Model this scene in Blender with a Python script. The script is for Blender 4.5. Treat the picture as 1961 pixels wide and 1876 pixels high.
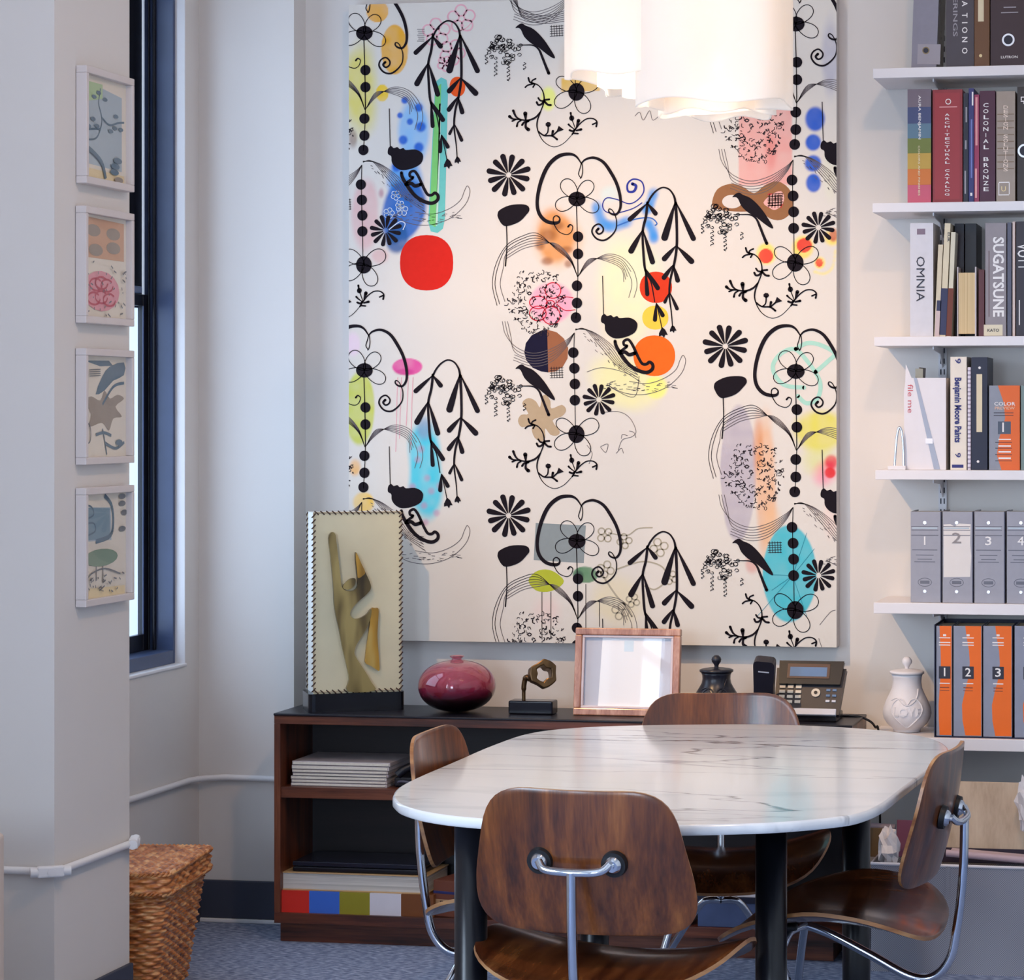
import bpy, math, random
import numpy as np
from mathutils import Vector, Matrix
from mathutils.geometry import tessellate_polygon
for o in list(bpy.data.objects): bpy.data.objects.remove(o)
SC = bpy.context.scene
COL = SC.collection
PI = math.pi

# ---------------------------------------------------------------- camera
FP, CX, CY, CH = 5000.0, 1517.0, 792.0, 1.556     # focal length and principal point in pixels of the 1961x1876 frame
TH = math.atan(0.1767)
cam = bpy.data.cameras.new('camera'); camo = bpy.data.objects.new('camera', cam); COL.objects.link(camo)
cam.sensor_fit = 'HORIZONTAL'; cam.sensor_width = 36; cam.lens = 36 * FP / 1961
cam.shift_x = -(CX - 980.5) / 1961; cam.shift_y = (CY - 938) / 1961
cam.clip_start = 0.05; cam.clip_end = 200
camo.location = (0, 0, CH); camo.rotation_euler = (PI / 2, 0, TH)
SC.camera = camo

# ---------------------------------------------------------------- light
SC.view_settings.view_transform = 'Standard'; SC.view_settings.look = 'None'
SC.view_settings.gamma = 1; SC.view_settings.use_curve_mapping = False
SC.view_settings.exposure = 0.1
w = bpy.data.worlds.new('sky'); SC.world = w; w.use_nodes = True
nt = w.node_tree; bg = nt.nodes['Background']
bg.inputs[0].default_value = (0.72, 0.83, 1.0, 1); bg.inputs[1].default_value = 3.5

def light(name, kind, loc, power, color, size=0.1, size_y=None, aim=None, spot=None, blend=0.5):
    l = bpy.data.lights.new(name, kind); o = bpy.data.objects.new(name, l); COL.objects.link(o)
    o.location = loc; l.energy = power; l.color = color
    if kind == 'AREA':
        l.size = size
        if size_y: l.shape = 'RECTANGLE'; l.size_y = size_y
    else: l.shadow_soft_size = size
    if spot: l.spot_size = math.radians(spot); l.spot_blend = blend
    if aim: o.rotation_euler = (Vector(aim) - Vector(loc)).to_track_quat('-Z', 'Y').to_euler()
    return o
COOL = (0.64, 0.80, 1.0); WARM = (1.0, 0.74, 0.48)
# daylight through the windows of the left wall (nearer than the one in view) and of the wall behind the camera
light('daylight_left', 'AREA', (-3.44, 2.92, 1.87), 146, COOL, 2.1, 1.6, aim=(-1, 2.92, 1.87))
light('daylight_left_near', 'AREA', (-3.44, 0.6, 1.87), 124, COOL, 2.1, 1.56, aim=(-1, 0.6, 1.87))
light('daylight_rear', 'AREA', (-1.9, -2.74, 1.8), 100, COOL, 1.26, 1.86, aim=(-1.9, 0, 1.8))
# ceiling spotlights washing the painting and the shelves
light('spot_painting', 'SPOT', (-2.85, 5.0, 3.86), 330, (1.0, 0.62, 0.31), 0.03, aim=(-1.66, 7.68, 1.34), spot=38, blend=0.9)
light('spot_shelves', 'SPOT', (-1.75, 6.55, 3.86), 16, WARM, 0.04, aim=(-0.7, 7.6, 1.3), spot=100, blend=1.0)
light('warm_fill_room', 'SPOT', (-0.3, 4.4, 3.86), 95, (1.0, 0.62, 0.36), 0.08, aim=(-1.9, 6.3, 0.9), spot=120, blend=1.0)  # added warm fill for table, walls and column side, not a ceiling fitting

# ---------------------------------------------------------------- projection helpers: a pixel of the frame to a point on a real plane
FW = Vector((-math.sin(TH), math.cos(TH), 0)); RT = Vector((math.cos(TH), math.sin(TH), 0)); UP = Vector((0, 0, 1))
CAM = Vector((0, 0, CH))
def ray(x, y): return FW + RT * ((x - CX) / FP) + UP * ((CY - y) / FP)
def onY(x, y, Y): r = ray(x, y); return CAM + r * (Y / r.y)
def onX(x, y, X): r = ray(x, y); return CAM + r * (X / r.x)
def onZ(x, y, z): r = ray(x, y); return CAM + r * ((z - CH) / r.z)
def atd(x, y, d): return CAM + ray(x, y) * d

# ---------------------------------------------------------------- materials
def lin(c):
    f = lambda v: v / 12.92 if v <= 0.04045 else ((v + 0.055) / 1.055) ** 2.4
    return tuple(f(v / 255.0) for v in c[:3])
MATS = {}
def M(name, rgb=(200, 200, 200), rough=0.6, metal=0.0, noise=0.04, scale=30, bump=0.0, spec=0.5, trans=0.0, emit=None, estr=0, coat=0.0, ior=1.45):
    if name in MATS: return MATS[name]
    m = bpy.data.materials.new(name); m.use_nodes = True; MATS[name] = m
    nt = m.node_tree; b = nt.nodes['Principled BSDF']; L = nt.links.new
    c = lin(rgb)
    b.inputs['Base Color'].default_value = (*c, 1)
    b.inputs['Roughness'].default_value = rough; b.inputs['Metallic'].default_value = metal
    b.inputs['Specular IOR Level'].default_value = spec; b.inputs['Transmission Weight'].default_value = trans
    b.inputs['IOR'].default_value = ior; b.inputs['Coat Weight'].default_value = coat; b.inputs['Coat Roughness'].default_value = 0.08
    if emit: b.inputs['Emission Color'].default_value = (*lin(emit), 1); b.inputs['Emission Strength'].default_value = estr
    tc = nt.nodes.new('ShaderNodeTexCoord'); n = nt.nodes.new('ShaderNodeTexNoise'); n.inputs['Scale'].default_value = scale
    n.inputs['Detail'].default_value = 4; L(tc.outputs['Object'], n.inputs['Vector'])
    if noise:
        r = nt.nodes.new('ShaderNodeMapRange'); r.inputs['To Min'].default_value = 1 - noise; r.inputs['To Max'].default_value = 1 + noise
        L(n.outputs['Fac'], r.inputs['Value'])
        mx = nt.nodes.new('ShaderNodeVectorMath'); mx.operation = 'SCALE'; mx.inputs[0].default_value = c
        L(r.outputs['Result'], mx.inputs['Scale']); L(mx.outputs[0], b.inputs['Base Color'])
    if bump:
        bp = nt.nodes.new('ShaderNodeBump'); bp.inputs['Strength'].default_value = bump; bp.inputs['Distance'].default_value = 0.01
        L(n.outputs['Fac'], bp.inputs['Height']); L(bp.outputs[0], b.inputs['Normal'])
    return m

def ramp(nt, fac, stops):
    r = nt.nodes.new('ShaderNodeValToRGB'); e = r.color_ramp.elements
    while len(e) < len(stops): e.new(0.5)
    for k, (p, c) in enumerate(stops): e[k].position = p; e[k].color = (*lin(c), 1)
    nt.links.new(fac, r.inputs[0]); return r

def wood(name, cols, stretch=(18, 18, 1.2), rough=0.35, coat=0.2, scale=1.0, fine=True):
    if name in MATS: return MATS[name]
    m = bpy.data.materials.new(name); m.use_nodes = True; MATS[name] = m
    nt = m.node_tree; b = nt.nodes['Principled BSDF']; L = nt.links.new
    tc = nt.nodes.new('ShaderNodeTexCoord'); mp = nt.nodes.new('ShaderNodeMapping'); mp.inputs['Scale'].default_value = [s * scale for s in stretch]
    L(tc.outputs['Object'], mp.inputs['Vector'])
    n = nt.nodes.new('ShaderNodeTexNoise'); n.inputs['Scale'].default_value = 1.0; n.inputs['Detail'].default_value = 6; n.inputs['Distortion'].default_value = 0.15
    L(mp.outputs[0], n.inputs['Vector'])
    mp2 = nt.nodes.new('ShaderNodeMapping'); mp2.inputs['Scale'].default_value = [s * scale * 9 for s in stretch]; L(tc.outputs['Object'], mp2.inputs['Vector'])
    n2 = nt.nodes.new('ShaderNodeTexNoise'); n2.inputs['Scale'].default_value = 1.0; n2.inputs['Detail'].default_value = 3; L(mp2.outputs[0], n2.inputs['Vector'])
    ad = nt.nodes.new('ShaderNodeMath'); ad.operation = 'MULTIPLY_ADD'; ad.inputs[1].default_value = 0.28 if fine else 0.1
    L(n2.outputs['Fac'], ad.inputs[0]); 
    sb = nt.nodes.new('ShaderNodeMath'); sb.operation = 'SUBTRACT'; sb.inputs[1].default_value = 0.14 if fine else 0.05
    L(n.outputs['Fac'], ad.inputs[2]); L(ad.outputs[0], sb.inputs[0])
    k = len(cols); r = ramp(nt, sb.outputs[0], [(0.3 + 0.4 * i / (k - 1), c) for i, c in enumerate(cols)])
    L(r.outputs[0], b.inputs['Base Color'])
    b.inputs['Roughness'].default_value = rough; b.inputs['Coat Weight'].default_value = coat; b.inputs['Coat Roughness'].default_value = 0.12
    bp = nt.nodes.new('ShaderNodeBump'); bp.inputs['Strength'].default_value = 0.08; bp.inputs['Distance'].default_value = 0.002
    L(n2.outputs['Fac'], bp.inputs['Height']); L(bp.outputs[0], b.inputs['Normal'])
    return m

# ---------------------------------------------------------------- mesh builder
class MB:
    def __init__(s): s.v = []; s.f = []; s.m = []; s.s = []; s.mats = []
    def mi(s, mat):
        if mat not in s.mats: s.mats.append(mat)
        return s.mats.index(mat)
    def add(s, vs, fs, mat, smooth=False, T=None):
        k = len(s.v); i = s.mi(mat)
        s.v += [tuple(T @ Vector(p)) if T else tuple(p) for p in vs]
        for f in fs: s.f.append(tuple(k + a for a in f)); s.m.append(i); s.s.append(smooth)
        return s
    def box(s, a, b, mat, T=None):
        x0, x1 = sorted((a[0], b[0])); y0, y1 = sorted((a[1], b[1])); z0, z1 = sorted((a[2], b[2]))
        vs = [(x0, y0, z0), (x1, y0, z0), (x1, y1, z0), (x0, y1, z0), (x0, y0, z1), (x1, y0, z1), (x1, y1, z1), (x0, y1, z1)]
        return s.add(vs, [(0, 3, 2, 1), (4, 5, 6, 7), (0, 1, 5, 4), (1, 2, 6, 5), (2, 3, 7, 6), (3, 0, 4, 7)], mat, False, T)
    def tube(s, pts, r, mat, n=12, smooth=True, T=None, cap=True, closed=False):
        pts = [Vector(p) for p in pts]; vs = []; k = len(pts)
        rs = r if isinstance(r, (list, tuple)) else [r] * k
        t0 = (pts[1] - pts[0]).normalized(); u = t0.orthogonal().normalized(); w_ = t0.cross(u)
        for i, p in enumerate(pts):
            if closed: t = (pts[(i + 1) % k] - pts[i - 1]).normalized()
            else:
                a = pts[max(0, i - 1)]; b = pts[min(k - 1, i + 1)]; t = (b - a).normalized()
            u = (u - t * u.dot(t)).normalized(); w_ = t.cross(u)
            for j in range(n):
                an = 2 * PI * j / n; vs.append(p + (u * math.cos(an) + w_ * math.sin(an)) * rs[i])
        fs = [(i * n + j, i * n + (j + 1) % n, (i + 1) * n + (j + 1) % n, (i + 1) * n + j) for i in range(k - 1) for j in range(n)]
        if closed: fs += [((k - 1) * n + j, (k - 1) * n + (j + 1) % n, (j + 1) % n, j) for j in range(n)]
        s.add(vs, fs, mat, smooth, T)
        if cap and not closed:
            s.add([vs[j] for j in range(n)], [tuple(reversed(range(n)))], mat, False, T)
            s.add([vs[(k - 1) * n + j] for j in range(n)], [tuple(range(n))], mat, False, T)
        return s
    def lathe(s, prof, mat, n=48, smooth=True, T=None, c=(0, 0, 0)):
        vs = []; k = len(prof)
        for (r, z) in prof:
            for j in range(n):
                a = 2 * PI * j / n; vs.append((c[0] + r * math.cos(a), c[1] + r * math.sin(a), c[2] + z))
        fs = [(i * n + j, i * n + (j + 1) % n, (i + 1) * n + (j + 1) % n, (i + 1) * n + j) for i in range(k - 1) for j in range(n)]
        return s.add(vs, fs, mat, smooth, T)
    def prism(s, poly, h0, h1, mat, T=None, side=None, smooth_side=False):
        """poly: list of (x, y); extruded along z from h0 to h1"""
        n = len(poly); tri = tessellate_polygon([[Vector((p[0], p[1], 0)) for p in poly]])
        area = sum(poly[i][0] * poly[(i + 1) % n][1] - poly[(i + 1) % n][0] * poly[i][1] for i in range(n))
        lo = [(p[0], p[1], h0) for p in poly]; hi = [(p[0], p[1], h1) for p in poly]
        s.add(hi, [tuple(t) for t in tri], mat, False, T); s.add(lo, [tuple(reversed(t)) for t in tri], mat, False, T)
        fs = [(i, (i + 1) % n, n + (i + 1) % n, n + i) for i in range(n)]
        if area < 0: fs = [tuple(reversed(f)) for f in fs]
        return s.add(lo + hi, fs, side or mat, smooth_side, T)
    def text(s, txt, mat, T, size=1.0, spacing=1.0, extrude=0.0, align='CENTER', width=None, bold=0.0):
        cu = bpy.data.curves.new('t', 'FONT'); cu.body = txt; cu.size = size; cu.space_character = spacing; cu.extrude = extrude; cu.offset = bold * size
        cu.align_x = align; cu.align_y = 'CENTER'; cu.resolution_u = 2
        o = bpy.data.objects.new('t', cu); COL.objects.link(o)
        dg = bpy.context.evaluated_depsgraph_get(); me = bpy.data.meshes.new_from_object(o.evaluated_get(dg))
        vs = [v.co.copy() for v in me.vertices]; fs = [tuple(p.vertices) for p in me.polygons]
        if width and vs:
            ww = max(v.x for v in vs) - min(v.x for v in vs)
            if ww > 0:
                k = width / ww
                for v in vs: v.x *= k
        bpy.data.objects.remove(o); bpy.data.curves.remove(cu); bpy.data.meshes.remove(me)
        return s.add(vs, fs, mat, False, T)
    def build(s, name, parent=None, loc=None, bevel=0, bseg=2, sub=0, auto=True):
        me = bpy.data.meshes.new(name); me.from_pydata([tuple(p) for p in s.v], [], s.f)
        for m in s.mats: me.materials.append(m)
        me.polygons.foreach_set('material_index', s.m); me.polygons.foreach_set('use_smooth', s.s); me.update()
        o = bpy.data.objects.new(name, me); COL.objects.link(o)
        if parent is not None:
            o.parent = parent
            o.matrix_parent_inverse = Matrix()
            if parent.get('_base'):
                b = Vector(parent['_base'])
                me.transform(Matrix.Translation(-b)); o['_base'] = list(b)
        elif loc is not None:
            me.transform(Matrix.Translation(-Vector(loc))); o.location = loc
        if bevel:
            md = o.modifiers.new('bevel', 'BEVEL'); md.width = bevel; md.segments = bseg; md.limit_method = 'ANGLE'; md.angle_limit = 0.7
            md.harden_normals = False
        if sub:
            md = o.modifiers.new('sub', 'SUBSURF'); md.levels = sub; md.render_levels = sub
        return o

def tag(o, label, cat, group=None, kind=None):
    o['label'] = label; o['category'] = cat
    if group: o['group'] = group
    if kind: o['kind'] = kind
    return o
def thing(name, loc, label, cat, group=None, world_parts=True):
    """an Empty at the thing's base; parts are given in world coordinates when world_parts"""
    o = bpy.data.objects.new(name, None); COL.objects.link(o); o.location = loc; o.empty_display_size = 0.05
    if world_parts: o['_base'] = list(loc)
    return tag(o, label, cat, group)
def struct(mb, name, **k):
    o = mb.build(name, **k); o['kind'] = 'structure'; return o
def mesh1(mb, name, loc, label, cat, group=None, **k): return tag(mb.build(name, loc=loc, **k), label, cat, group)

def catmull(pts, seg=6, closed=False):
    P = [Vector((*p, 0)) if len(p) == 2 else Vector(p) for p in pts]; n = len(P); out = []
    rng = range(n) if closed else range(n - 1)
    for i in rng:
        if closed: p0, p1, p2, p3 = P[(i - 1) % n], P[i], P[(i + 1) % n], P[(i + 2) % n]
        else: p0, p1, p2, p3 = P[max(i - 1, 0)], P[i], P[i + 1], P[min(i + 2, n - 1)]
        for k in range(seg):
            t = k / seg
            out.append(0.5 * ((2 * p1) + (p2 - p0) * t + (2 * p0 - 5 * p1 + 4 * p2 - p3) * t * t + (3 * p1 - p0 - 3 * p2 + p3) * t ** 3))
    if not closed: out.append(P[-1])
    return out
# ================================================================ the room
YW = 7.68            # back wall
YP = 7.58            # face of the shallow pier on the back wall
XL = -3.19           # window wall
XC = -2.883          # right-hand side of pier and column
CE = 3.95             # ceiling height
paint = M('wall_paint', (222, 218, 214), 0.75, noise=0.015, scale=6, bump=0.03, spec=0.25)
trimw = M('white_gloss_paint', (232, 232, 234), 0.4, noise=0.01, spec=0.4)
skirt = M('slate_rubber_skirting', (62, 68, 84), 0.55, noise=0.05)
navy = M('navy_window_paint', (66, 80, 112), 0.28, noise=0.25, scale=8, bump=0.05)
navyd = M('dark_window_metal', (14, 16, 26), 0.3, noise=0.2)

def carpet():
    m = bpy.data.materials.new('blue_grey_carpet'); m.use_nodes = True; nt = m.node_tree; b = nt.nodes['Principled BSDF']; L = nt.links.new
    tc = nt.nodes.new('ShaderNodeTexCoord'); mp = nt.nodes.new('ShaderNodeMapping'); mp.inputs['Rotation'].default_value = (0, 0, 0.5); mp.inputs['Scale'].default_value = (45, 150, 1)
    L(tc.outputs['Object'], mp.inputs['Vector'])
    n = nt.nodes.new('ShaderNodeTexNoise'); n.inputs['Scale'].default_value = 1; n.inputs['Detail'].default_value = 4; L(mp.outputs[0], n.inputs['Vector'])
    r = ramp(nt, n.outputs['Fac'], [(0.3, (84, 94, 122)), (0.5, (134, 146, 174)), (0.7, (190, 200, 222))]); L(r.outputs[0], b.inputs['Base Color'])
    b.inputs['Roughness'].default_value = 0.95; b.inputs['Specular IOR Level'].default_value = 0.1
    bp = nt.nodes.new('ShaderNodeBump'); bp.inputs['Strength'].default_value = 0.6; bp.inputs['Distance'].default_value = 0.004
    L(n.outputs['Fac'], bp.inputs['Height']); L(bp.outputs[0], b.inputs['Normal']); return m
XR, YB = 1.9, -2.6
struct(MB().box((XL - 0.4, YB - 0.2, -0.1), (XR + 0.2, YW + 0.2, 0), carpet()), 'floor')
struct(MB().box((XL - 0.4, YB - 0.2, CE), (XR + 0.2, YW + 0.2, CE + 0.1), paint), 'ceiling')
struct(MB().box((XL - 0.4, YW, 0), (XR + 0.2, YW + 0.15, CE), paint), 'wall_back')
struct(MB().box((XL, YP, 0), (XC, YW, CE), paint), 'trim_1')                       # shallow pier
YC0, YC1 = 5.964, 6.396
struct(MB().box((XL, YC0, 0), (XC, YC1, CE), paint), 'trim_2')                     # wall column in front
ZS, ZT, WY0, WY1 = 0.791, 2.95, 6.42, 7.478
TK = 0.26
m = MB()
for (y0, y1, z0, z1) in [(5.4, WY0, 0, CE), (WY1, YW, 0, CE), (WY0, WY1, 0, ZS), (WY0, WY1, ZT, CE)]:
    m.box((XL - TK, y0, z0), (XL, y1, z1), paint)
# the openings of the nearer windows (out of frame)
for (y0, y1) in [(YB, -0.2), (1.4, 2.1), (3.75, 5.4)]: m.box((XL - TK, y0, 0), (XL, y1, CE), paint)
for (y0, y1) in [(-0.2, 1.4), (2.1, 3.75)]:
    m.box((XL - TK, y0, 0), (XL, y1, 0.8), paint); m.box((XL - TK, y0, 2.95), (XL, y1, CE), paint)
struct(m, 'wall_left')
struct(MB().box((XR, YB, 0), (XR + 0.15, YW, CE), paint), 'wall_right')
m = MB()
for (x0, x1, z0, z1) in [(XL, -2.55, 0, CE), (-1.25, XR, 0, CE), (-2.55, -1.25, 0, 0.85), (-2.55, -1.25, 2.75, CE)]: m.box((x0, YB - 0.15, z0), (x1, YB, z1), paint)
struct(m, 'wall_rear')
# frames of the windows that are out of view
for k, (a, b, z0, z1, ax) in enumerate([(2.1, 3.75, 0.8, 2.95, 'y'), (-0.2, 1.4, 0.8, 2.95, 'y'), (-2.55, -1.25, 0.85, 2.75, 'x')]):
    m = MB(); q = 0.06
    for (u0, u1, v0, v1) in [(a, a + q, z0, z1), (b - q, b, z0, z1), (a + q, b - q, z0, z0 + q), (a + q, b - q, z1 - q, z1), (a + q, b - q, (z0 + z1) / 2 - .025, (z0 + z1) / 2 + .025)]:
        if ax == 'y': m.box((XL - .18, u0, v0), (XL - .13, u1, v1), navy)
        else: m.box((u0, YB - .11, v0), (u1, YB - .07, v1), navy)
    struct(m, 'window_%d' % (k + 2), bevel=0.003)
# skirtings
sk = 0.128
struct(MB().box((XL, YP - 0.012, 0.012), (XC + 0.0, YP, sk), skirt).box((XL, YP - 0.02, 0), (XC, YP, 0.012), trimw), 'baseboard_back', bevel=0.003)
struct(MB().box((XL, YC1, 0.0), (XL + 0.012, YP - 0.012, sk), skirt), 'baseboard_left', bevel=0.003)
struct(MB().box((XC, YC0 - 0.012, 0), (XC + 0.012, YC1, sk), skirt).box((XL, YC0 - 0.012, 0), (XC, YC0, sk), skirt), 'baseboard_column', bevel=0.003)
struct(MB().box((XC + 0.0, YW - 0.012, 0), (XR, YW, sk), skirt), 'baseboard_right', bevel=0.003)

# window
win = bpy.data.objects.new('window_1', None); COL.objects.link(win); win['kind'] = 'structure'; win.location = (XL - 0.1, (WY0 + WY1) / 2, ZS); win['_base'] = list(win.location)
rv = 0.030
MB().box((XL - TK, WY1 - 0.006, ZS), (XL, WY1 + 0.0, ZT), trimw).build('window_reveal', win)
MB().box((XL - rv - 0.13, WY0, ZS), (XL + 0.006, WY1, ZS + 0.010), trimw).build('window_sill', win, bevel=0.003)
f = MB(); x0, x1 = XL - rv - 0.094, XL - rv
f.box((x0, WY1 - 0.02, ZS + 0.01), (x1, WY1 - 0.006, ZT), navy).box((x0, WY0, ZS + 0.01), (x1, WY1 - 0.02, ZS + 0.05), navy)
f.box((x0, WY0, ZT - 0.05), (x1, WY1, ZT), navy).box((x0, WY0, ZS), (x1, WY0 + 0.03, ZT), navy)
f.box((x1 - 0.062, WY1 - 0.034, ZS + 0.05), (x1 - 0.054, WY1 - 0.02, ZT), navyd).box((x1 - 0.078, WY1 - 0.03, ZS + 0.05), (x1 - 0.074, WY1 - 0.02, ZT), navyd)
f.build('window_frame', win, bevel=0.002)
ZM = onX(262, 575, XL - 0.11).z
def sash(name, xo, z0, z1, wst, wb, wt, TS=0.018):
    s_ = MB(); s_.box((xo - TS, WY1 - 0.02 - wst, z0), (xo, WY1 - 0.021, z1), navyd).box((xo - TS, WY0 + 0.03, z0), (xo, WY0 + 0.03 + wst, z1), navyd)
    s_.box((xo - TS, WY0 + 0.03 + wst, z0), (xo, WY1 - 0.02 - wst, z0 + wb), navyd).box((xo - TS, WY0 + 0.03 + wst, z1 - wt), (xo, WY1 - 0.02 - wst, z1), navyd)
    s_.box((xo, WY1 - 0.026 - wst, z0 + wb), (xo + 0.004, WY1 - 0.02 - wst, z1 - wt), navy)
    o = s_.build(name, win, bevel=0.003)
    g = MB().box((xo - 0.008, WY0 + 0.03 + wst, z0 + wb), (xo - 0.005, WY1 - 0.02 - wst, z1 - wt), GLASS)
    return o, g
def glassmat(name, tint=(0.9, 0.95, 1.0), refl=0.035):
    m = bpy.data.materials.new(name); m.use_nodes = True; nt = m.node_tree; L = nt.links.new
    nt.nodes.remove(nt.nodes['Principled BSDF']); out = nt.nodes['Material Output']
    t = nt.nodes.new('ShaderNodeBsdfTransparent'); t.inputs[0].default_value = (*tint, 1)
    g = nt.nodes.new('ShaderNodeBsdfGlossy'); g.inputs['Roughness'].default_value = 0.02
    lw = nt.nodes.new('ShaderNodeLayerWeight'); lw.inputs[0].default_value = 0.5
    p5 = nt.nodes.new('ShaderNodeMath'); p5.operation = 'POWER'; p5.inputs[1].default_value = 5.0; L(lw.outputs['Facing'], p5.inputs[0])
    fr = nt.nodes.new('ShaderNodeMath'); fr.operation = 'MULTIPLY_ADD'; fr.inputs[1].default_value = refl * 12; fr.inputs[2].default_value = refl; L(p5.outputs[0], fr.inputs[0])
    mx = nt.nodes.new('ShaderNodeMixShader'); L(fr.outputs[0], mx.inputs[0]); L(t.outputs[0], mx.inputs[1]); L(g.outputs[0], mx.inputs[2]); L(mx.outputs[0], out.inputs[0])
    return m
GLASS = glassmat('window_glass'); PGLASS = glassmat('print_glass', (1, 1, 1), 0.012)
for nm, xo, z0, z1, a, b_, c in [('lower_sash', XL - rv - 0.078, ZS + 0.05, ZM + 0.02, 0.044, 0.05, 0.035), ('upper_sash', XL - rv - 0.100, ZM - 0.02, ZT - 0.05, 0.135, 0.035, 0.05)]:
    o, g = sash(nm, xo, z0, z1, a, b_, c)
    g.build('pane', o)
lk = MB().box((XL - rv - 0.078, WY1 - 0.2, ZM + 0.02), (XL - rv - 0.05, WY1 - 0.13, ZM + 0.04), navy).build('sash_lock', win, bevel=0.004)

# painted surface conduit running round the room
CR = 0.0095
m = MB(); zc = 0.441
m.tube([(XL + CR, YC1 + 0.02, zc + 0.012), (XL + CR, YP - 0.10, zc + 0.002), (XL + CR + 0.008, YP - 0.045, zc), (XL + 0.035, YP - 0.012 - CR, zc), (XL + 0.09, YP - CR, zc + 0.002), (XC + 0.04, YP - CR, zc)], CR, trimw, 14)
mesh1(m, 'conduit', (XL, YP, zc), 'white painted conduit bent round the corner below the window', 'pipe', 'white wall conduits')
cd = thing('conduit', (XC + CR, YC0, zc), 'white painted conduit wrapping the wall column at the left with two elbow fittings', 'pipe', 'white wall conduits')
MB().tube([(XC - 0.02, YC0 - CR - 0.004, zc), (XC - 0.31, YC0 - CR - 0.004, zc)], CR, trimw, 14).tube([(XC + CR + 0.004, YC0 + 0.02, zc), (XC + CR + 0.004, YC1 - 0.01, zc)], CR, trimw, 14).build('tube', cd)
def fitting(px, py, ax):
    k = MB()
    T = Matrix.Translation((px, py, zc)) @ Matrix.Rotation(ax, 4, 'Z')
    k.box((-0.034, -0.012, -0.0135), (0.03, 0.012, 0.0135), trimw, T)
    k.tube([(-0.05, 0, 0), (-0.03, 0, 0)], 0.0125, trimw, 14, T=T).tube([(0.028, 0, 0), (0.046, 0, 0)], 0.0125, trimw, 14, T=T)
    k.tube([(0, -0.014, 0), (0, -0.010, 0)], 0.010, trimw, 16, T=T)
    return k
fitting(XC - 0.002, YC0 - 0.012, 0.55).build('elbow', cd, bevel=0.004)
fitting(XC + 0.012, YC1 + 0.004, 1.9).build('elbow', cd, bevel=0.004)
# ================================================================ the large painting
YA = 7.628                                   # front of the canvas
cxl, cxr = onY(668, 600, YA).x, onY(1602, 600, YA).x
czt, czb = 2.806, 0.865
CB = ((cxl + cxr) / 2, YW, czb)
paintg = thing('painting', CB, 'large unframed canvas of black birds, flowers, dot chains and coloured blots on the back wall', 'painting')
canvas_white = (222, 216, 207)
def PC(x, y):                                # pixel on the canvas -> (u, w) metres on the canvas plane
    p = onY(x, y, YA); return (p.x, p.z)
def sst(t): t = np.clip(t, 0, 1); return t * t * (3 - 2 * t)
# --- ground with soft washes, as colour stored on a fine mesh
NX, NZ = 440, 580
gu = np.linspace(cxl, cxr, NX); gz = np.linspace(czb, czt, NZ); U, Z = np.meshgrid(gu, gz)
rs = np.random.RandomState(5)
def smoothnoise(cell):
    a = rs.rand(NZ // cell + 3, NX // cell + 3); yy = np.arange(NZ) / cell; xx = np.arange(NX) / cell
    y0 = yy.astype(int); x0 = xx.astype(int); fy = sst(yy - y0)[:, None]; fx = sst(xx - x0)[None]
    A = a[y0][:, x0]; B = a[y0][:, x0 + 1]; C = a[y0 + 1][:, x0]; D = a[y0 + 1][:, x0 + 1]
    return (A * (1 - fx) + B * fx) * (1 - fy) + (C * (1 - fx) + D * fx) * fy
N1, N2 = smoothnoise(26), smoothnoise(7)
img = np.ones((NZ, NX, 3)) * np.array(lin(canvas_white))
def wash(cx, cy, rx, ry, col, a=0.8, soft=0.5, rot=0, grain=0.25, box=False, wob=0.12):
    global img
    c = PC(cx, cy); k = 1 / 646.0
    du = (U - c[0]) / k; dz = -(Z - c[1]) / k
    if rot:
        r = math.radians(rot); du, dz = du * math.cos(r) + dz * math.sin(r), -du * math.sin(r) + dz * math.cos(r)
    d = np.maximum(abs(du) / rx, abs(dz) / ry) if box else np.sqrt((du / rx) ** 2 + (dz / ry) ** 2)
    d = d * (1 + wob * (N1 - 0.5) * 2)
    al = sst((1 - d) / max(soft, 0.02)) * a * (1 - grain * N2)
    img = img * (1 - al[..., None]) + np.array(lin(col)) * al[..., None]
def stroke_wash(pts, wd, col, a=0.7, soft=0.8):
    for p in catmull(pts, 5): wash(p.x, p.y, wd, wd, col, a * 0.35, soft, wob=0)
# left column
wash(690, 170, 48, 125, (224, 210, 50), 0.8, 0.6); wash(723, 22, 23, 22, (238, 172, 60), 1.0, 0.08, wob=0.03); wash(756, 95, 29, 51, (234, 168, 8), 1.0, 0.06, wob=0.04)
wash(732, 178, 14, 18, (240, 198, 20), 1.0, 0.1, wob=0.03); wash(676, 265, 12, 25, (130, 95, 80), 0.7, 0.6)
wash(792, 255, 40, 78, (112, 182, 236), 0.9, 0.35); wash(775, 345, 42, 60, (50, 150, 226), 1.0, 0.4)
for (x, y, r) in [(775, 192, 9), (802, 206, 11), (766, 221, 8), (785, 233, 9), (806, 243, 14), (772, 268, 13), (802, 282, 14), (760, 318, 14)]: wash(x, y, r, r, (0, 92, 200), 1.0, 0.5, grain=.1)
wash(772, 405, 50, 70, (0, 96, 184), 1.0, 0.22, rot=18, grain=.1); wash(760, 455, 28, 38, (0, 82, 150), 1.0, 0.35)
wash(700, 410, 34, 82, (226, 176, 174), 0.8, 0.35); wash(730, 370, 8, 14, (170, 70, 110), 0.6, 0.8); wash(728, 490, 24, 20, (222, 160, 160), 0.6, 0.6)
wash(676, 660, 20, 30, (240, 205, 225), 0.7, 0.5)
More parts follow.
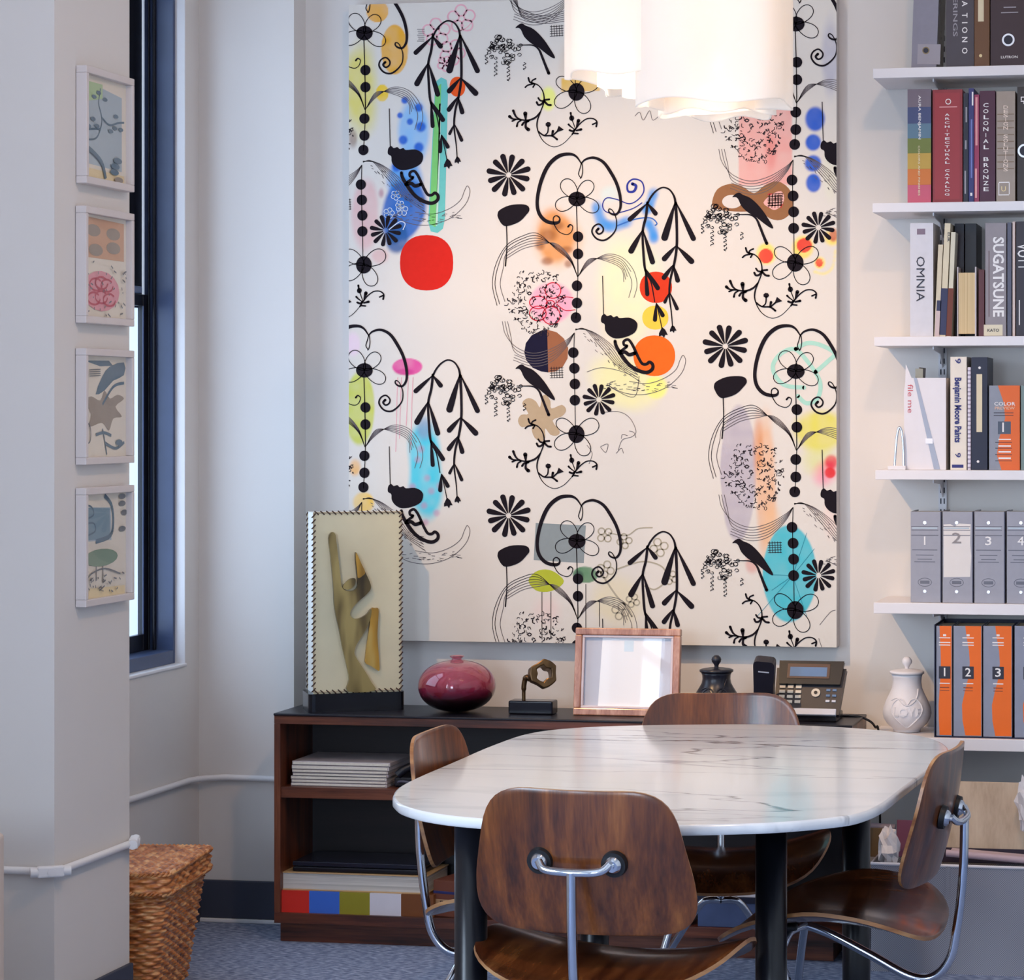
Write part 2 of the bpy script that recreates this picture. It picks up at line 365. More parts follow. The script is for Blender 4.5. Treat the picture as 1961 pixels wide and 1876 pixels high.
wash(688, 780, 34, 78, (200, 206, 70), 0.95, 0.16, wob=0.05); wash(680, 895, 16, 22, (244, 180, 90), 0.85, 0.6); wash(697, 962, 26, 25, (245, 196, 60), 0.95, 0.3, grain=0.4)
wash(780, 702, 33, 18, (222, 50, 150), 0.95, 0.12, wob=0.05); wash(775, 712, 24, 8, (200, 30, 130), 0.7, 0.5)
wash(815, 905, 42, 118, (56, 200, 222), 1.0, 0.35, rot=-4); wash(812, 820, 20, 30, (130, 130, 175), 0.7, 0.7)
for (x, y) in [(806, 860), (800, 880), (818, 915), (812, 968), (836, 982), (790, 932), (815, 1000), (826, 940), (842, 930)]: wash(x, y, 11, 11, (196, 120, 165), 0.6, 0.8)
# middle column
wash(1068, 460, 62, 74, (238, 186, 145), 0.85, 0.5); wash(1064, 455, 44, 60, (216, 142, 64), 0.95, 0.35)
for (x, y, rx, ry) in [(1050, 450, 26, 18), (1068, 432, 18, 12), (1034, 470, 14, 14), (1085, 478, 18, 10), (1088, 505, 12, 12), (1048, 500, 18, 12)]: wash(x, y, rx, ry, (140, 74, 20), 0.75, 0.7)
wash(1056, 580, 50, 46, (242, 158, 190), 0.9, 0.22, wob=0.05)
wash(1196, 560, 76, 150, (252, 240, 186), 0.75, 0.6); wash(1226, 520, 52, 60, (212, 232, 200), 0.7, 0.6); wash(1196, 735, 88, 62, (244, 240, 160), 0.75, 0.55, rot=28)
wash(1256, 742, 26, 26, (246, 246, 90), 0.8, 0.4); wash(1168, 372, 30, 26, (206, 228, 226), 0.7, 0.7)
stroke_wash([(1143, 395), (1152, 425), (1172, 434), (1202, 424)], 17, (30, 142, 226), 1.6); stroke_wash([(1252, 368), (1244, 392), (1238, 402)], 15, (30, 142, 226), 1.6)
stroke_wash([(1240, 425), (1250, 442), (1252, 458)], 14, (30, 142, 226), 1.6)
wash(1050, 190, 18, 28, (226, 240, 90), 0.85, 0.4); wash(1090, 130, 28, 60, (216, 200, 182), 0.7, 0.6); wash(1112, 162, 40, 14, (226, 184, 74), 0.95, 0.08, box=True, wob=0.02)
wash(1180, 1150, 72, 66, (228, 216, 176), 0.75, 0.6); wash(1120, 1101, 27, 17, (38, 124, 68), 0.95, 0.1); wash(1108, 1102, 13, 13, (16, 50, 50), 0.8, 0.5); wash(1048, 1170, 40, 40, (236, 200, 196), 0.5, 0.8)
# right column
wash(1466, 262, 54, 96, (232, 158, 150), 0.9, 0.08, box=True, wob=0.02); wash(1476, 290, 16, 60, (222, 90, 80), 0.45, 0.9)
for (x, y, rx, ry) in [(1561, 228, 22, 28), (1557, 273, 19, 20), (1557, 312, 19, 19), (1558, 351, 17, 21)]: wash(x, y, rx, ry, (0, 84, 196), 1.0, 0.32, grain=.08)
wash(1590, 110, 24, 100, (176, 176, 196), 0.7, 0.6); wash(1590, 330, 20, 70, (226, 226, 200), 0.6, 0.6)
wash(1466, 486, 23, 25, (250, 222, 60), 0.85, 0.35); wash(1466, 490, 15, 15, (226, 62, 40), 1, 0.12, grain=0.05)
wash(1538, 474, 24, 26, (250, 216, 70), 0.85, 0.35); wash(1540, 470, 15, 14, (226, 58, 40), 1, 0.12, grain=0.05); wash(1570, 503, 14, 15, (250, 216, 70), 0.85, 0.4); wash(1569, 503, 8, 9, (226, 50, 40), 1, 0.15)
wash(1594, 455, 20, 20, (250, 220, 60), 0.8, 0.5); wash(1596, 450, 10, 16, (190, 40, 60), 0.9, 0.5); stroke_wash([(1600, 480), (1594, 512), (1578, 524), (1560, 520)], 5, (244, 226, 80), 1.2)
wash(1414, 905, 37, 138, (182, 174, 186), 0.95, 0.1, wob=0.04); wash(1466, 930, 26, 165, (232, 168, 112), 0.75, 0.45); wash(1452, 850, 14, 80, (214, 130, 62), 0.6, 0.7); wash(1440, 1080, 16, 22, (214, 120, 110), 0.6, 0.6); wash(1478, 1010, 26, 60, (240, 190, 140), 0.6, 0.7)
wash(1572, 825, 66, 50, (222, 214, 62), 0.9, 0.4); wash(1570, 880, 50, 40, (216, 220, 110), 0.6, 0.8)
wash(1582, 905, 30, 40, (242, 120, 160), 0.7, 0.8, rot=35); wash(1592, 884, 16, 18, (222, 30, 60), 0.95, 0.5); wash(1590, 905, 12, 12, (222, 40, 46), 1, 0.3)
wash(1592, 990, 22, 60, (244, 216, 206), 0.7, 0.7)
wash(1512, 1098, 53, 94, (64, 188, 204), 1.0, 0.06, wob=0.03, grain=0.12)

verts = np.stack([U.ravel(), np.full(U.size, YA), Z.ravel()], 1) - np.array(CB)
ii = np.arange(NX * NZ).reshape(NZ, NX); a = ii[:-1, :-1].ravel(); b = ii[:-1, 1:].ravel(); c = ii[1:, 1:].ravel(); d = ii[1:, :-1].ravel()
quads = np.stack([a, b, c, d], 1)
me = bpy.data.meshes.new('painted_ground'); me.vertices.add(len(verts)); me.vertices.foreach_set('co', verts.ravel())
me.loops.add(quads.size); me.loops.foreach_set('vertex_index', quads.ravel().astype(np.int32))
me.polygons.add(len(quads)); me.polygons.foreach_set('loop_start', np.arange(0, quads.size, 4, dtype=np.int32)); me.polygons.foreach_set('loop_total', np.full(len(quads), 4, dtype=np.int32))
me.update(); me.validate()
at_ = me.color_attributes.new('pigment', 'FLOAT_COLOR', 'POINT'); at_.data.foreach_set('color', np.concatenate([img.reshape(-1, 3), np.ones((U.size, 1))], 1).astype(np.float32).ravel())
pm = bpy.data.materials.new('painted_canvas'); pm.use_nodes = True; nt = pm.node_tree; ca = nt.nodes.new('ShaderNodeVertexColor'); ca.layer_name = 'pigment'
nt.links.new(ca.outputs[0], nt.nodes['Principled BSDF'].inputs['Base Color']); nt.nodes['Principled BSDF'].inputs['Roughness'].default_value = 0.7
tc = nt.nodes.new('ShaderNodeTexCoord'); n = nt.nodes.new('ShaderNodeTexNoise'); n.inputs['Scale'].default_value = 500; nt.links.new(tc.outputs['Object'], n.inputs[0])
bp = nt.nodes.new('ShaderNodeBump'); bp.inputs['Strength'].default_value = 0.1; bp.inputs['Distance'].default_value = 0.001; nt.links.new(n.outputs['Fac'], bp.inputs['Height']); nt.links.new(bp.outputs[0], nt.nodes['Principled BSDF'].inputs['Normal'])
me.materials.append(pm)
og = bpy.data.objects.new('painted_ground', me); COL.objects.link(og); og.parent = paintg
cv = M('canvas_edge', (206, 200, 196), 0.8)
MB().box((cxl, YA + 0.0005, czb), (cxr, YW - 0.002, czt), cv).build('stretcher', paintg)

# --- crisp painted shapes
def ink(name, rgb): return M('paint_' + name, rgb, 0.75, noise=0.06, scale=60, spec=0.15)
INK = ink('black', (26, 20, 28)); GREY = ink('grey_line', (104, 96, 98)); PINKL = ink('pink_line', (232, 176, 186)); THIN = ink('thin_black', (50, 42, 48))
KH = ink('khaki_line', (176, 168, 148)); WH = ink('white_line', (214, 226, 240)); RL = ink('red_line', (206, 36, 62)); BL = ink('blue_line', (48, 58, 150)); MINT = ink('mint', (170, 218, 202))
class Dec:
    def __init__(s): s.mb = MB(); s.off = (0, 0)
    def tri(s, pts, mat, lay):
        P = [(p[0], p[1]) for p in pts]
        for (ax, lim, sg) in ((0, cxl, 1), (0, cxr, -1), (1, czb, 1), (1, czt, -1)):
            Q = []; n = len(P)
            for i in range(n):
                p, q = P[i], P[(i + 1) % n]; ip, iq = (p[ax] - lim) * sg >= 0, (q[ax] - lim) * sg >= 0
                if ip: Q.append(p)
                if ip != iq:
                    t = (lim - p[ax]) / (q[ax] - p[ax]); Q.append((p[0] + (q[0] - p[0]) * t, p[1] + (q[1] - p[1]) * t))
            P = Q
            if len(P) < 3: return
        y = YA - 0.0004 * lay
        s.mb.add([(p[0], y, p[1]) for p in P], [tuple(range(len(P)))], mat)
    def map(s, x, y): p = PC(x, y); return (p[0] + s.off[0], p[1] + s.off[1])
    def poly(s, pts, mat, lay=3, smooth=0):
        if smooth: pts = [(p.x, p.y) for p in catmull(pts, smooth, True)]
        P = [s.map(*p) for p in pts]
        if max(p[0] for p in P) < cxl or min(p[0] for p in P) > cxr or max(p[1] for p in P) < czb or min(p[1] for p in P) > czt: return
        for t in tessellate_polygon([[Vector((*p, 0)) for p in P]]): s.tri([P[i] for i in t], mat, lay)
    def disc(s, x, y, rx, ry, mat, lay=3, n=28): s.poly([(x + rx * math.cos(2 * PI * k / n), y + ry * math.sin(2 * PI * k / n)) for k in range(n)], mat, lay)
    def stroke(s, pts, w, mat, lay=3, seg=6, closed=False):
        P = catmull(pts, seg, closed) if len(pts) > 2 else [Vector((*p, 0)) for p in pts]
        n = len(P); ws = w if isinstance(w, (list, tuple)) else [w, w]; L = []
        for i, p in enumerate(P):
            a = P[(i - 1) % n] if closed else P[max(0, i - 1)]; b = P[(i + 1) % n] if closed else P[min(n - 1, i + 1)]
            t = b - a
            if t.length < 1e-6: t = Vector((1, 0, 0))
            t.normalize(); f_ = i / (n - 1) * (len(ws) - 1); k = min(int(f_), len(ws) - 2); ww = ws[k] + (ws[k + 1] - ws[k]) * (f_ - k)
            L.append(((p.x - t.y * ww / 2, p.y + t.x * ww / 2), (p.x + t.y * ww / 2, p.y - t.x * ww / 2)))
        for i in range(n if closed else n - 1):
            a, b = L[i], L[(i + 1) % n]; s.tri([s.map(*a[0]), s.map(*a[1]), s.map(*b[1]), s.map(*b[0])], mat, lay)
        if not closed and max(ws) > 2.4:
            s.disc(P[0].x, P[0].y, ws[0] / 2, ws[0] / 2, mat, lay, 10); s.disc(P[-1].x, P[-1].y, ws[-1] / 2, ws[-1] / 2, mat, lay, 10)
    def leaf(s, a, b, w, mat, lay=3, ds=0.0):
        ax, ay = a; bx, by = b; dx, dy = bx - ax, by - ay; L = math.hypot(dx, dy); dx /= L; dy /= L; r = min(w * 0.5, L * .4); up = []
        for k in range(9): t = k / 8; up.append((t * (L - r), r * (0.16 + 0.84 * math.sin(t * PI / 2) ** 1.1)))
        for k in range(1, 7): q = k / 6 * PI / 2; up.append((L - r + r * math.sin(q), r * math.cos(q)))
        pts = [(ax + dx * t - dy * h, ay + dy * t + dx * h) for t, h in up] + [(ax + dx * t + dy * h, ay + dy * t - dx * h) for t, h in reversed(up[:-1])]
        s.poly(pts, mat, lay)
    def petal(s, c, ang, L, W, mat, wd=1.6, lay=3):
        a = math.radians(ang); pts = []
        for k in range(22):
            t = k / 21 * 2 * PI; al = L * (1 - math.cos(t)) / 2; si = W * math.sin(t) * (0.55 + 0.45 * (al / L)) * 1.15
            pts.append((c[0] + al * math.cos(a) - si * math.sin(a), c[1] + al * math.sin(a) + si * math.cos(a)))
        s.stroke(pts, wd, mat, lay, 2)
D = Dec()
def unit(D, rnd, k=0, extras=True):
    S = D.stroke
    # heart-shaped scroll
    S([(1112, 340), (1108, 333), (1111, 322), (1114, 312), (1116, 326), (1114, 338), (1111, 342)], 1.8, INK)
    S([(1114, 314), (1104, 300), (1091, 295), (1070, 299), (1050, 317), (1036, 348), (1029, 383), (1032, 407), (1044, 422), (1060, 427), (1070, 425), (1072, 418), (1066, 413), (1060, 417), (1061, 428), (1070, 443), (1085, 449), (1094, 444), (1097, 434), (1092, 430), (1088, 434)], [2, 5, 7.5, 7.5, 6.5, 7, 6.5, 3, 2, 2, 1.6, 1.4, 2, 3.5], INK)
    S([(1114, 312), (1122, 305), (1138, 302), (1156, 311), (1171, 332), (1182, 354), (1188, 378), (1188, 398), (1181, 410), (1172, 410), (1166, 405), (1167, 400), (1173, 403), (1179, 415), (1181, 426), (1179, 440), (1170, 452), (1157, 460), (1143, 457), (1134, 445), (1137, 434), (1147, 429), (1155, 436), (1154, 444), (1147, 448), (1142, 443), (1146, 438)], [2.5, 5, 6.5, 6, 4.5, 3.4, 2, 2, 2.4, 3.6, 3.4, 3, 3, 3.4, 5], INK)
    for a_, l_, w_ in ((-127, 44, 15), (-48, 43, 14), (157, 44, 14), (28, 46, 14)): D.petal((1105, 380), a_, l_, w_, INK, 1.5)
    D.disc(1105, 381, 16.5, 14, INK)
    S([(1104, 394), (1106, 460), (1107, 530)], 1.8, INK); S([(1107, 515), (1106, 560), (1103, 610)], 1.4, INK)
    for (x, y) in [(1107, 453), (1107, 486), (1105, 547), (1105, 580), (1103, 608), (1098, 675), (1100, 705), (1101, 735), (1101, 766)]: D.disc(x, y, 10, 10.2, INK)
    S([(1100, 637), (1099, 690), (1101, 760), (1102, 818)], 1.4, INK)
    for a_, l_, w_ in ((-146, 45, 13), (-28, 47, 16), (147, 48, 15), (64, 46, 15)): D.petal((1104, 830), a_, l_, w_, INK, 1.5)
    D.disc(1104, 831, 15.5, 17, INK)
    # umbrella-like pen lines
    for i in range(6):
        o = i * 5; S([(1106, 530), (1092, 500 - o * .3), (1064, 462 - o * .4 + 14), (1030, 447 + o * .9), (1000, 452 + o), (970, 470 + o), (950 + o * .9, 505 + o * .6), (943 + o, 545), (952 + o, 585 - o * .5)][: 9 if i in (0, 1, 3) else 6], 1.2, GREY if i > 2 else THIN, 2)
        S([(1108, 528), (1128, 506 - o * .4), (1160, 487 + o * .5), (1190, 492 + o * .9), (1212 - o * .7, 515 + o), (1220 - o, 545), (1214 - o, 570)][: 7 if i in (0, 2) else 5], 1.1, GREY, 2)
        S([(1100, 637), (1086, 650 + o * .5), (1055, 668 + o), (1020, 676 + o), (988 - o * .2, 664 + o), (968 + o, 640 + o * .2), (962 + o, 615)][: 7 if i < 3 else 5], 1.1, GREY, 2)
        S([(1102, 632 - o * .1), (1120 + o * .6, 630 + o * .2), (1150 + o, 664), (1182 + o * .6, 700 - o * .2), (1222, 728 - o)], 1.1, GREY, 2)
    # crescent
    S([(1162, 736), (1195, 752), (1235, 755), (1275, 742), (1304, 716), (1313, 692), (1308, 680), (1302, 690), (1294, 708), (1272, 724), (1240, 734), (1205, 730)], 1.2, GREY, 2)
    for _ in range(46):
        t = rnd.random(); x = 1150 + t * 140; y = 742 - (t - .5) ** 2 * 30 + rnd.uniform(-8, 8); S([(x, y), (x + rnd.uniform(4, 9), y + rnd.uniform(-2, 2))], 1.1, GREY, 2)
    for _ in range(40):
        t = rnd.random(); x = 1116 + t * 110; y = 640 + t * 95 + rnd.uniform(-16, 12); S([(x, y), (x + rnd.uniform(2, 5), y + rnd.uniform(1, 5))], 1.1, GREY, 2)
    # twelve-petal flowers
    for (cx, cy, R, w_) in ((974, 335, 43, 10.5), (1147, 765, 32, 8)):
        for j in range(12):
            a_ = math.radians(30 * j - 77 + ((j * 5) % 3 - 1) * 1.5); Rj = R * (0.93 + 0.09 * ((j * 7) % 5) / 4)
            D.leaf((cx + 5 * math.cos(a_), cy + 5 * math.sin(a_)), (cx + Rj * math.cos(a_), cy + Rj * math.sin(a_)), w_, INK)
    D.poly([(953, 410), (957, 402), (976, 393), (999, 391), (1011, 394), (1014, 402), (1009, 410), (994, 425), (971, 433), (961, 429), (954, 417)], INK, 3, 3)
    S([(970, 432), (971, 470), (968, 509)], [2, 2, 2.6], INK)
    D.poly([(1151, 611), (1153, 604), (1158, 601), (1163, 605), (1170, 603), (1175, 607), (1182, 605), (1187, 609), (1204, 608), (1216, 613), (1221, 622), (1216, 636), (1199, 645), (1179, 648), (1166, 642), (1159, 632), (1158, 621), (1152, 617)], INK, 3, 3)
    S([(1154, 528), (1156, 603)], 1.6, INK)
    # french curve
    S([(1178, 653), (1180, 662), (1190, 679), (1205, 698), (1222, 709), (1238, 713), (1249, 707), (1250, 698), (1244, 693), (1238, 697), (1230, 696), (1223, 685), (1217, 672), (1210, 658), (1203, 650), (1195, 653), (1195, 660), (1201, 662)], [6, 7, 7, 6, 5.5, 5.5, 5, 5], INK)
    S([(1187, 676), (1197, 674), (1205, 679), (1216, 676)], 7, INK); S([(1189, 672), (1200, 664)], 5, INK)
    # drooping branch
    S([(1240, 390), (1246, 378), (1256, 366), (1269, 359), (1282, 363), (1291, 376), (1294, 391)], [4, 3.5, 3, 3.4, 5], INK)
    S([(1240, 388), (1237, 415), (1231, 442), (1232, 480), (1236, 518), (1247, 541), (1254, 578)], [5, 5, 4.5, 5, 2.5, 1.8], INK)
    S([(1294, 389), (1296, 430), (1296, 472), (1291, 506), (1284, 535), (1282, 565), (1286, 600), (1288, 627)], [6, 5, 5, 4.5, 4, 2.5, 1.8], INK)
    S([(1258, 584), (1264, 610), (1268, 630)], 1.8, INK)
    for (a_, b_, w_) in [((1240, 389), (1203, 423), 9), ((1240, 389), (1258, 412), 9), ((1231, 440), (1206, 485), 11), ((1232, 442), (1251, 506), 10), ((1236, 514), (1262, 555), 9), ((1236, 514), (1240, 567), 8), ((1257, 580), (1254, 616), 8), ((1257, 580), (1271, 607), 8),
                         ((1293, 388), (1271, 461), 13), ((1295, 388), (1330, 461), 10), ((1295, 470), (1269, 499), 10), ((1296, 471), (1328, 504), 11), ((1290, 506), (1269, 535), 9), ((1290, 508), (1299, 541), 9), ((1282, 560), (1272, 581), 6), ((1283, 560), (1298, 594), 7)]: D.leaf(a_, b_, w_, INK)
    for (x, y, q) in [(1270, 637, 1), (1289, 630, .75)]: D.poly([(x - 2 * q, y - 11 * q), (x - 8 * q, y + 1 * q), (x - 8 * q, y + 7 * q), (x - 2 * q, y + 5 * q), (x + 2 * q, y + 10 * q), (x + 4 * q, y + 4 * q), (x + 9 * q, y + 4 * q), (x + 4 * q, y - 6 * q)], INK)
    # bird on a twig
    D.poly([(987, 706), (993, 700), (1000, 697.5), (1007, 702), (1019, 707), (1031, 717), (1043, 731), (1053, 746), (1062, 761), (1062, 766), (1055, 763), (1043, 754), (1031, 744), (1016, 735), (1004, 723), (998, 710), (993, 706)], INK, 3, 3)
    S([(990, 739), (1005, 739), (1021, 740), (1032, 748), (1039, 764), (1046, 782), (1051, 794)], [1.5, 2, 3, 4.5, 5, 6], INK)
    for _ in range(58):
        a_ = rnd.uniform(0, 2 * PI); r_ = math.sqrt(rnd.random()); x = 966 + 34 * r_ * math.cos(a_); y = 746 + 27 * r_ * math.sin(a_); q = rnd.uniform(2.4, 5)
        t0 = rnd.uniform(0, 6); S([(x + q * math.cos(t0 + j * 1.1), y + q * .85 * math.sin(t0 + j * 1.1)) for j in range(6)], 1.3, INK, 3, 3)
    for (x, y0, y1) in [(949, 768, 797), (973, 770, 803), (931, 752, 768), (1004, 772, 786)]:
        y = y0
        while y < y1: S([(x + rnd.uniform(-3, 3), y), (x + 3.5, y + 3), (x - 2, y + 5), (x + rnd.uniform(-2, 2), y + 7)], 1.4, INK, 3, 3); y += 7.5
    # pen scribbles of tiny twigs
    for _ in range(230):
        a_ = rnd.uniform(0, 2 * PI); r_ = math.sqrt(rnd.random()); x = 1028 + 56 * r_ * math.cos(a_); y = 578 + 66 * r_ * math.sin(a_)
        l_ = rnd.uniform(3, 9); t0 = rnd.uniform(0, 2 * PI); S([(x, y), (x + l_ * .5 * math.cos(t0), y + l_ * .5 * math.sin(t0)), (x + l_ * math.cos(t0 + .7), y + l_ * math.sin(t0 + .7))], rnd.choice([1.1, 1.3, 2.2]), THIN, 2, 3)
    for j in range(5): S([(1056 + j * 5, 702), (1057 + j * 5, 724)], 1.1, THIN, 2, 1); S([(1053, 705 + j * 4.6), (1079, 704 + j * 4.6)], 1.1, THIN, 2, 1)
    # sprigs
    S([(1020, 812), (1030, 816), (1038, 825), (1042, 838), (1041, 852), (1035, 868), (1029, 886), (1030, 903), (1041, 924), (1060, 935), (1079, 929), (1096, 912)], [2.6, 2.2, 2.4, 2.6, 2.4, 3, 2, 1.3, 1.2, 1.2], INK)
    for P, w_ in [([(1012, 802), (1015, 810), (1024, 814)], 3.4), ([(1026, 804), (1020, 807), (1018, 811)], 3), ([(1006, 820), (1011, 816), (1020, 814)], 3), ([(1021, 820), (1024, 815)], 3),
                  ([(1031, 841), (1035, 846), (1042, 847)], 3.4), ([(1052, 844), (1042, 845)], 3.6), ([(1028, 849), (1031, 854), (1037, 853), (1042, 847)], 4), ([(1055, 855), (1049, 854), (1043, 848)], 4),
                  ([(1035, 868), (1027, 877), (1017, 882), (1007, 883), (996, 881), (988, 875), (983, 864)], [3, 4, 3, 3, 5]), ([(976, 875), (983, 880), (996, 881)], [6, 3, 3]), ([(1006, 870), (1007, 882)], [8, 4, 3]), ([(981, 884), (988, 881)], 3),
                  ([(990, 894), (992, 887), (998, 883)], [4, 3, 3]), ([(1000, 892), (1004, 887), (1012, 885)], 4), ([(1012, 901), (1007, 896), (1008, 887), (1014, 883)], [7, 4, 3.5]),
                  ([(1031, 905), (1042, 913), (1057, 914), (1067, 921)], [3, 3, 4]), ([(1043, 913), (1049, 907), (1050, 894)], 2.6), ([(1057, 914), (1059, 905)], [3, 5]), ([(1058, 914), (1067, 906)], 3),
                  ([(1096, 912), (1104, 900), (1113, 890), (1124, 883), (1136, 883), (1143, 889), (1142, 898)], [3, 2.4, 2.4, 3.6]), ([(1142, 891), (1135, 894)], 3), ([(1093, 871), (1095, 882), (1102, 901)], [4, 2, 1.5]), ([(1108, 886), (1104, 899)], [7, 2]),
                  ([(1089, 893), (1093, 897), (1101, 903)], [4, 1.5]), ([(1091, 904), (1097, 906), (1101, 903)], 4), ([(1113, 903), (1104, 905)], [5, 3]), ([(1107, 911), (1098, 910)], 3)]: S(P, w_, INK)
    D.disc(1095, 881, 5, 5.5, INK, n=8); D.disc(1050, 892, 5.5, 5, INK, n=7); D.poly([(1070, 895), (1080, 903), (1065, 908)], INK)
c0 = PC(1105, 380)
T1 = PC(698, 708); T1 = (T1[0] - c0[0], T1[1] - c0[1]); T2 = PC(1524, 710); T2 = (T2[0] - c0[0], T2[1] - c0[1]); V = PC(1101, 1035); V = (0, V[1] - c0[1])
offs = [(0, 0), (0, V[1]), (0, -V[1])] + [(t[0], t[1] + k * V[1]) for t in (T1, T2) for k in (-1, 0, 1, -2)]
for k, o in enumerate(offs): D.off = o; unit(D, random.Random(11), k)
D.off = (0, 0)
R1 = random.Random(3)
# one-off coloured shapes with crisp edges
def sq(cx, cy, rx, ry, e=2.4, n=36, r=0): 
    out = []
    for k in range(n):
        t = 2 * PI * k / n; c, s_ = math.cos(t), math.sin(t); out.append((cx + rx * math.copysign(abs(c) ** (2 / e), c), cy + ry * math.copysign(abs(s_) ** (2 / e), s_)))
    return out
D.poly(sq(817, 503, 51, 53, 2.35), ink('red', (214, 40, 30)), 1)
D.poly([(1048, 631), (1036, 633), (1018, 642), (1007, 657), (1004, 674), (1008, 690), (1020, 704), (1036, 711), (1050, 713)], ink('indigo', (26, 24, 50)), 1, 0)
D.poly([(1048, 631), (1066, 636), (1080, 648), (1088, 666), (1087, 686), (1078, 702), (1064, 711), (1050, 713)], ink('brown', (156, 100, 70)), 1)
D.poly(sq(1256, 550, 31, 30, 2.1), ink('vermilion', (216, 62, 34)), 1); D.poly(sq(1255, 608, 25, 23, 2.1), ink('yellow', (244, 204, 76)), 1); D.poly(sq(1253, 681, 40, 39, 2.1), ink('orange', (234, 108, 34)), 1)
D.poly(sq(876, 166, 15, 19, 2.2), ink('orange_red', (240, 92, 36)), 1)
tb = ink('tube_green', (124, 202, 116)); tt = ink('tube_teal', (112, 198, 190)); tl = ink('tube_pale', (196, 226, 206))
D.poly([(833, 170), (836, 155), (845, 148), (855, 153), (858, 170), (852, 420), (848, 438), (838, 446), (825, 443), (820, 425)], tt, 1)
D.poly([(834, 170), (845, 160), (843, 250), (834, 435), (822, 428)], tb, 2); D.stroke([(843, 200), (840, 330), (836, 430)], 4, tl, 2)
D.poly([(1026, 1001), (1122, 1006), (1118, 1078), (1022, 1072)], ink('slate', (142, 152, 154)), 1)
D.poly([(1012, 1112), (1025, 1095), (1045, 1090), (1064, 1096), (1080, 1112), (1068, 1126), (1048, 1133), (1026, 1130)], ink('olive', (182, 190, 60)), 1, 3)
D.poly([(1000, 772), (1012, 762), (1026, 768), (1034, 780), (1038, 760), (1046, 756), (1054, 768), (1056, 782), (1076, 775), (1084, 785), (1076, 797), (1058, 805), (1072, 826), (1066, 834), (1054, 832), (1044, 820), (1044, 838), (1036, 845), (1024, 838), (1018, 822), (1020, 812), (1000, 818), (992, 806), (998, 794), (1012, 792)], ink('tan', (186, 164, 134)), 1, 3)
br = ink('cocoa', (152, 106, 72))
D.poly([(1364, 385), (1374, 362), (1398, 352), (1420, 356), (1444, 370), (1464, 355), (1488, 347), (1510, 360), (1520, 385), (1514, 408), (1496, 421), (1474, 418), (1450, 400), (1430, 405), (1396, 404), (1368, 398)], br, 1, 3)
D.disc(1402, 386, 19, 13, ink('pale', (222, 214, 206)), 2); D.poly([(1462, 388), (1478, 372), (1496, 366), (1502, 380), (1496, 394), (1484, 402), (1474, 398)], ink('rose', (232, 176, 168)), 2, 3)
for j in range(5): D.stroke([(1474 + j * 6, 370), (1472 + j * 6, 398)], 1.3, RL, 2, 1); D.stroke([(1470, 372 + j * 5.5), (1500, 370 + j * 5.5)], 1.3, RL, 2, 1)
# red scribbled flower on the pink disc
for (x, y, rx, ry) in [(1059, 556, 15, 15), (1031, 579, 17, 12), (1056, 604, 17, 17), (1054, 581, 8, 6), (1030, 600, 16, 14)]: D.stroke([(x + rx * math.cos(k * PI / 4), y + ry * math.sin(k * PI / 4)) for k in range(8)], 1.8, RL, 2, 4, True)
D.stroke([(1066, 580), (1080, 569), (1098, 570)], 1.6, RL, 2); D.stroke([(1066, 582), (1082, 594), (1102, 593)], 1.6, RL, 2)
# blue scroll
D.stroke([(1180, 410), (1160, 405), (1154, 392), (1162, 379), (1182, 382), (1205, 390), (1222, 382), (1233, 366), (1229, 348), (1213, 343), (1202, 352), (1203, 366), (1214, 366), (1218, 356), (1211, 352)], [2, 2, 2, 2.4, 3, 4.5, 6], BL, 2)
D.stroke([(1175, 410), (1210, 400), (1230, 388)], 2, BL, 2); D.stroke([(1180, 433), (1215, 420), (1245, 417), (1258, 427), (1254, 432)], 2.4, ink('mid_blue', (60, 110, 190)), 2)
# pink blossom outlines, mint loops, khaki and white flowers
def blossom(cx, cy, r, mat, w_=2, n=5, rot=0):
    for j in range(n):
        a_ = 2 * PI * j / n + rot; x, y = cx + r * .62 * math.cos(a_), cy + r * .62 * math.sin(a_)
        D.stroke([(x + r * .42 * math.cos(k * PI / 3), y + r * .42 * math.sin(k * PI / 3)) for k in range(6)], w_, mat, 1.5, 3, True)
for (x, y, r) in [(836, 62, 26), (884, 36, 26), (866, 100, 24), (852, 122, 14)]: blossom(x, y, r, PINKL, 3, 5, r)
D.stroke([(880, 60), (895, 52), (905, 40)], 1.6, PINKL, 1.5)
for (x, y, r) in [(1158, 1024, 15), (1196, 1036, 14), (1262, 1048, 17), (1160, 1090, 16), (1188, 1170, 16), (1285, 1106, 13), (1212, 1150, 13)]: blossom(x, y, r, KH, 2.6, 4, r)
D.stroke([(1165, 1020), (1200, 1025), (1222, 1012), (1250, 1010)], 2.4, KH, 1.5); D.stroke([(1150, 1095), (1180, 1140), (1200, 1160), (1210, 1180)], 3.4, KH, 1.5); D.stroke([(1180, 1090), (1230, 1075), (1268, 1085), (1275, 1110), (1255, 1128), (1235, 1122)], 2.8, KH, 1.5)
for (x, y, r) in [(758, 374, 9), (770, 402, 11), (745, 408, 10), (766, 392, 8)]: blossom(x, y, r, WH, 1.2, 5, r)
D.stroke([(745, 440), (765, 425), (776, 428), (772, 440)], 1.6, WH, 4)
D.stroke([(1540, 742), (1500, 736), (1480, 706), (1492, 680), (1520, 668), (1545, 690), (1570, 730), (1566, 762), (1545, 772), (1528, 758)], 8, MINT, 1.5)
D.stroke([(1524, 668), (1545, 657), (1570, 660), (1598, 676), (1585, 692), (1562, 712)], 8, MINT, 1.5)
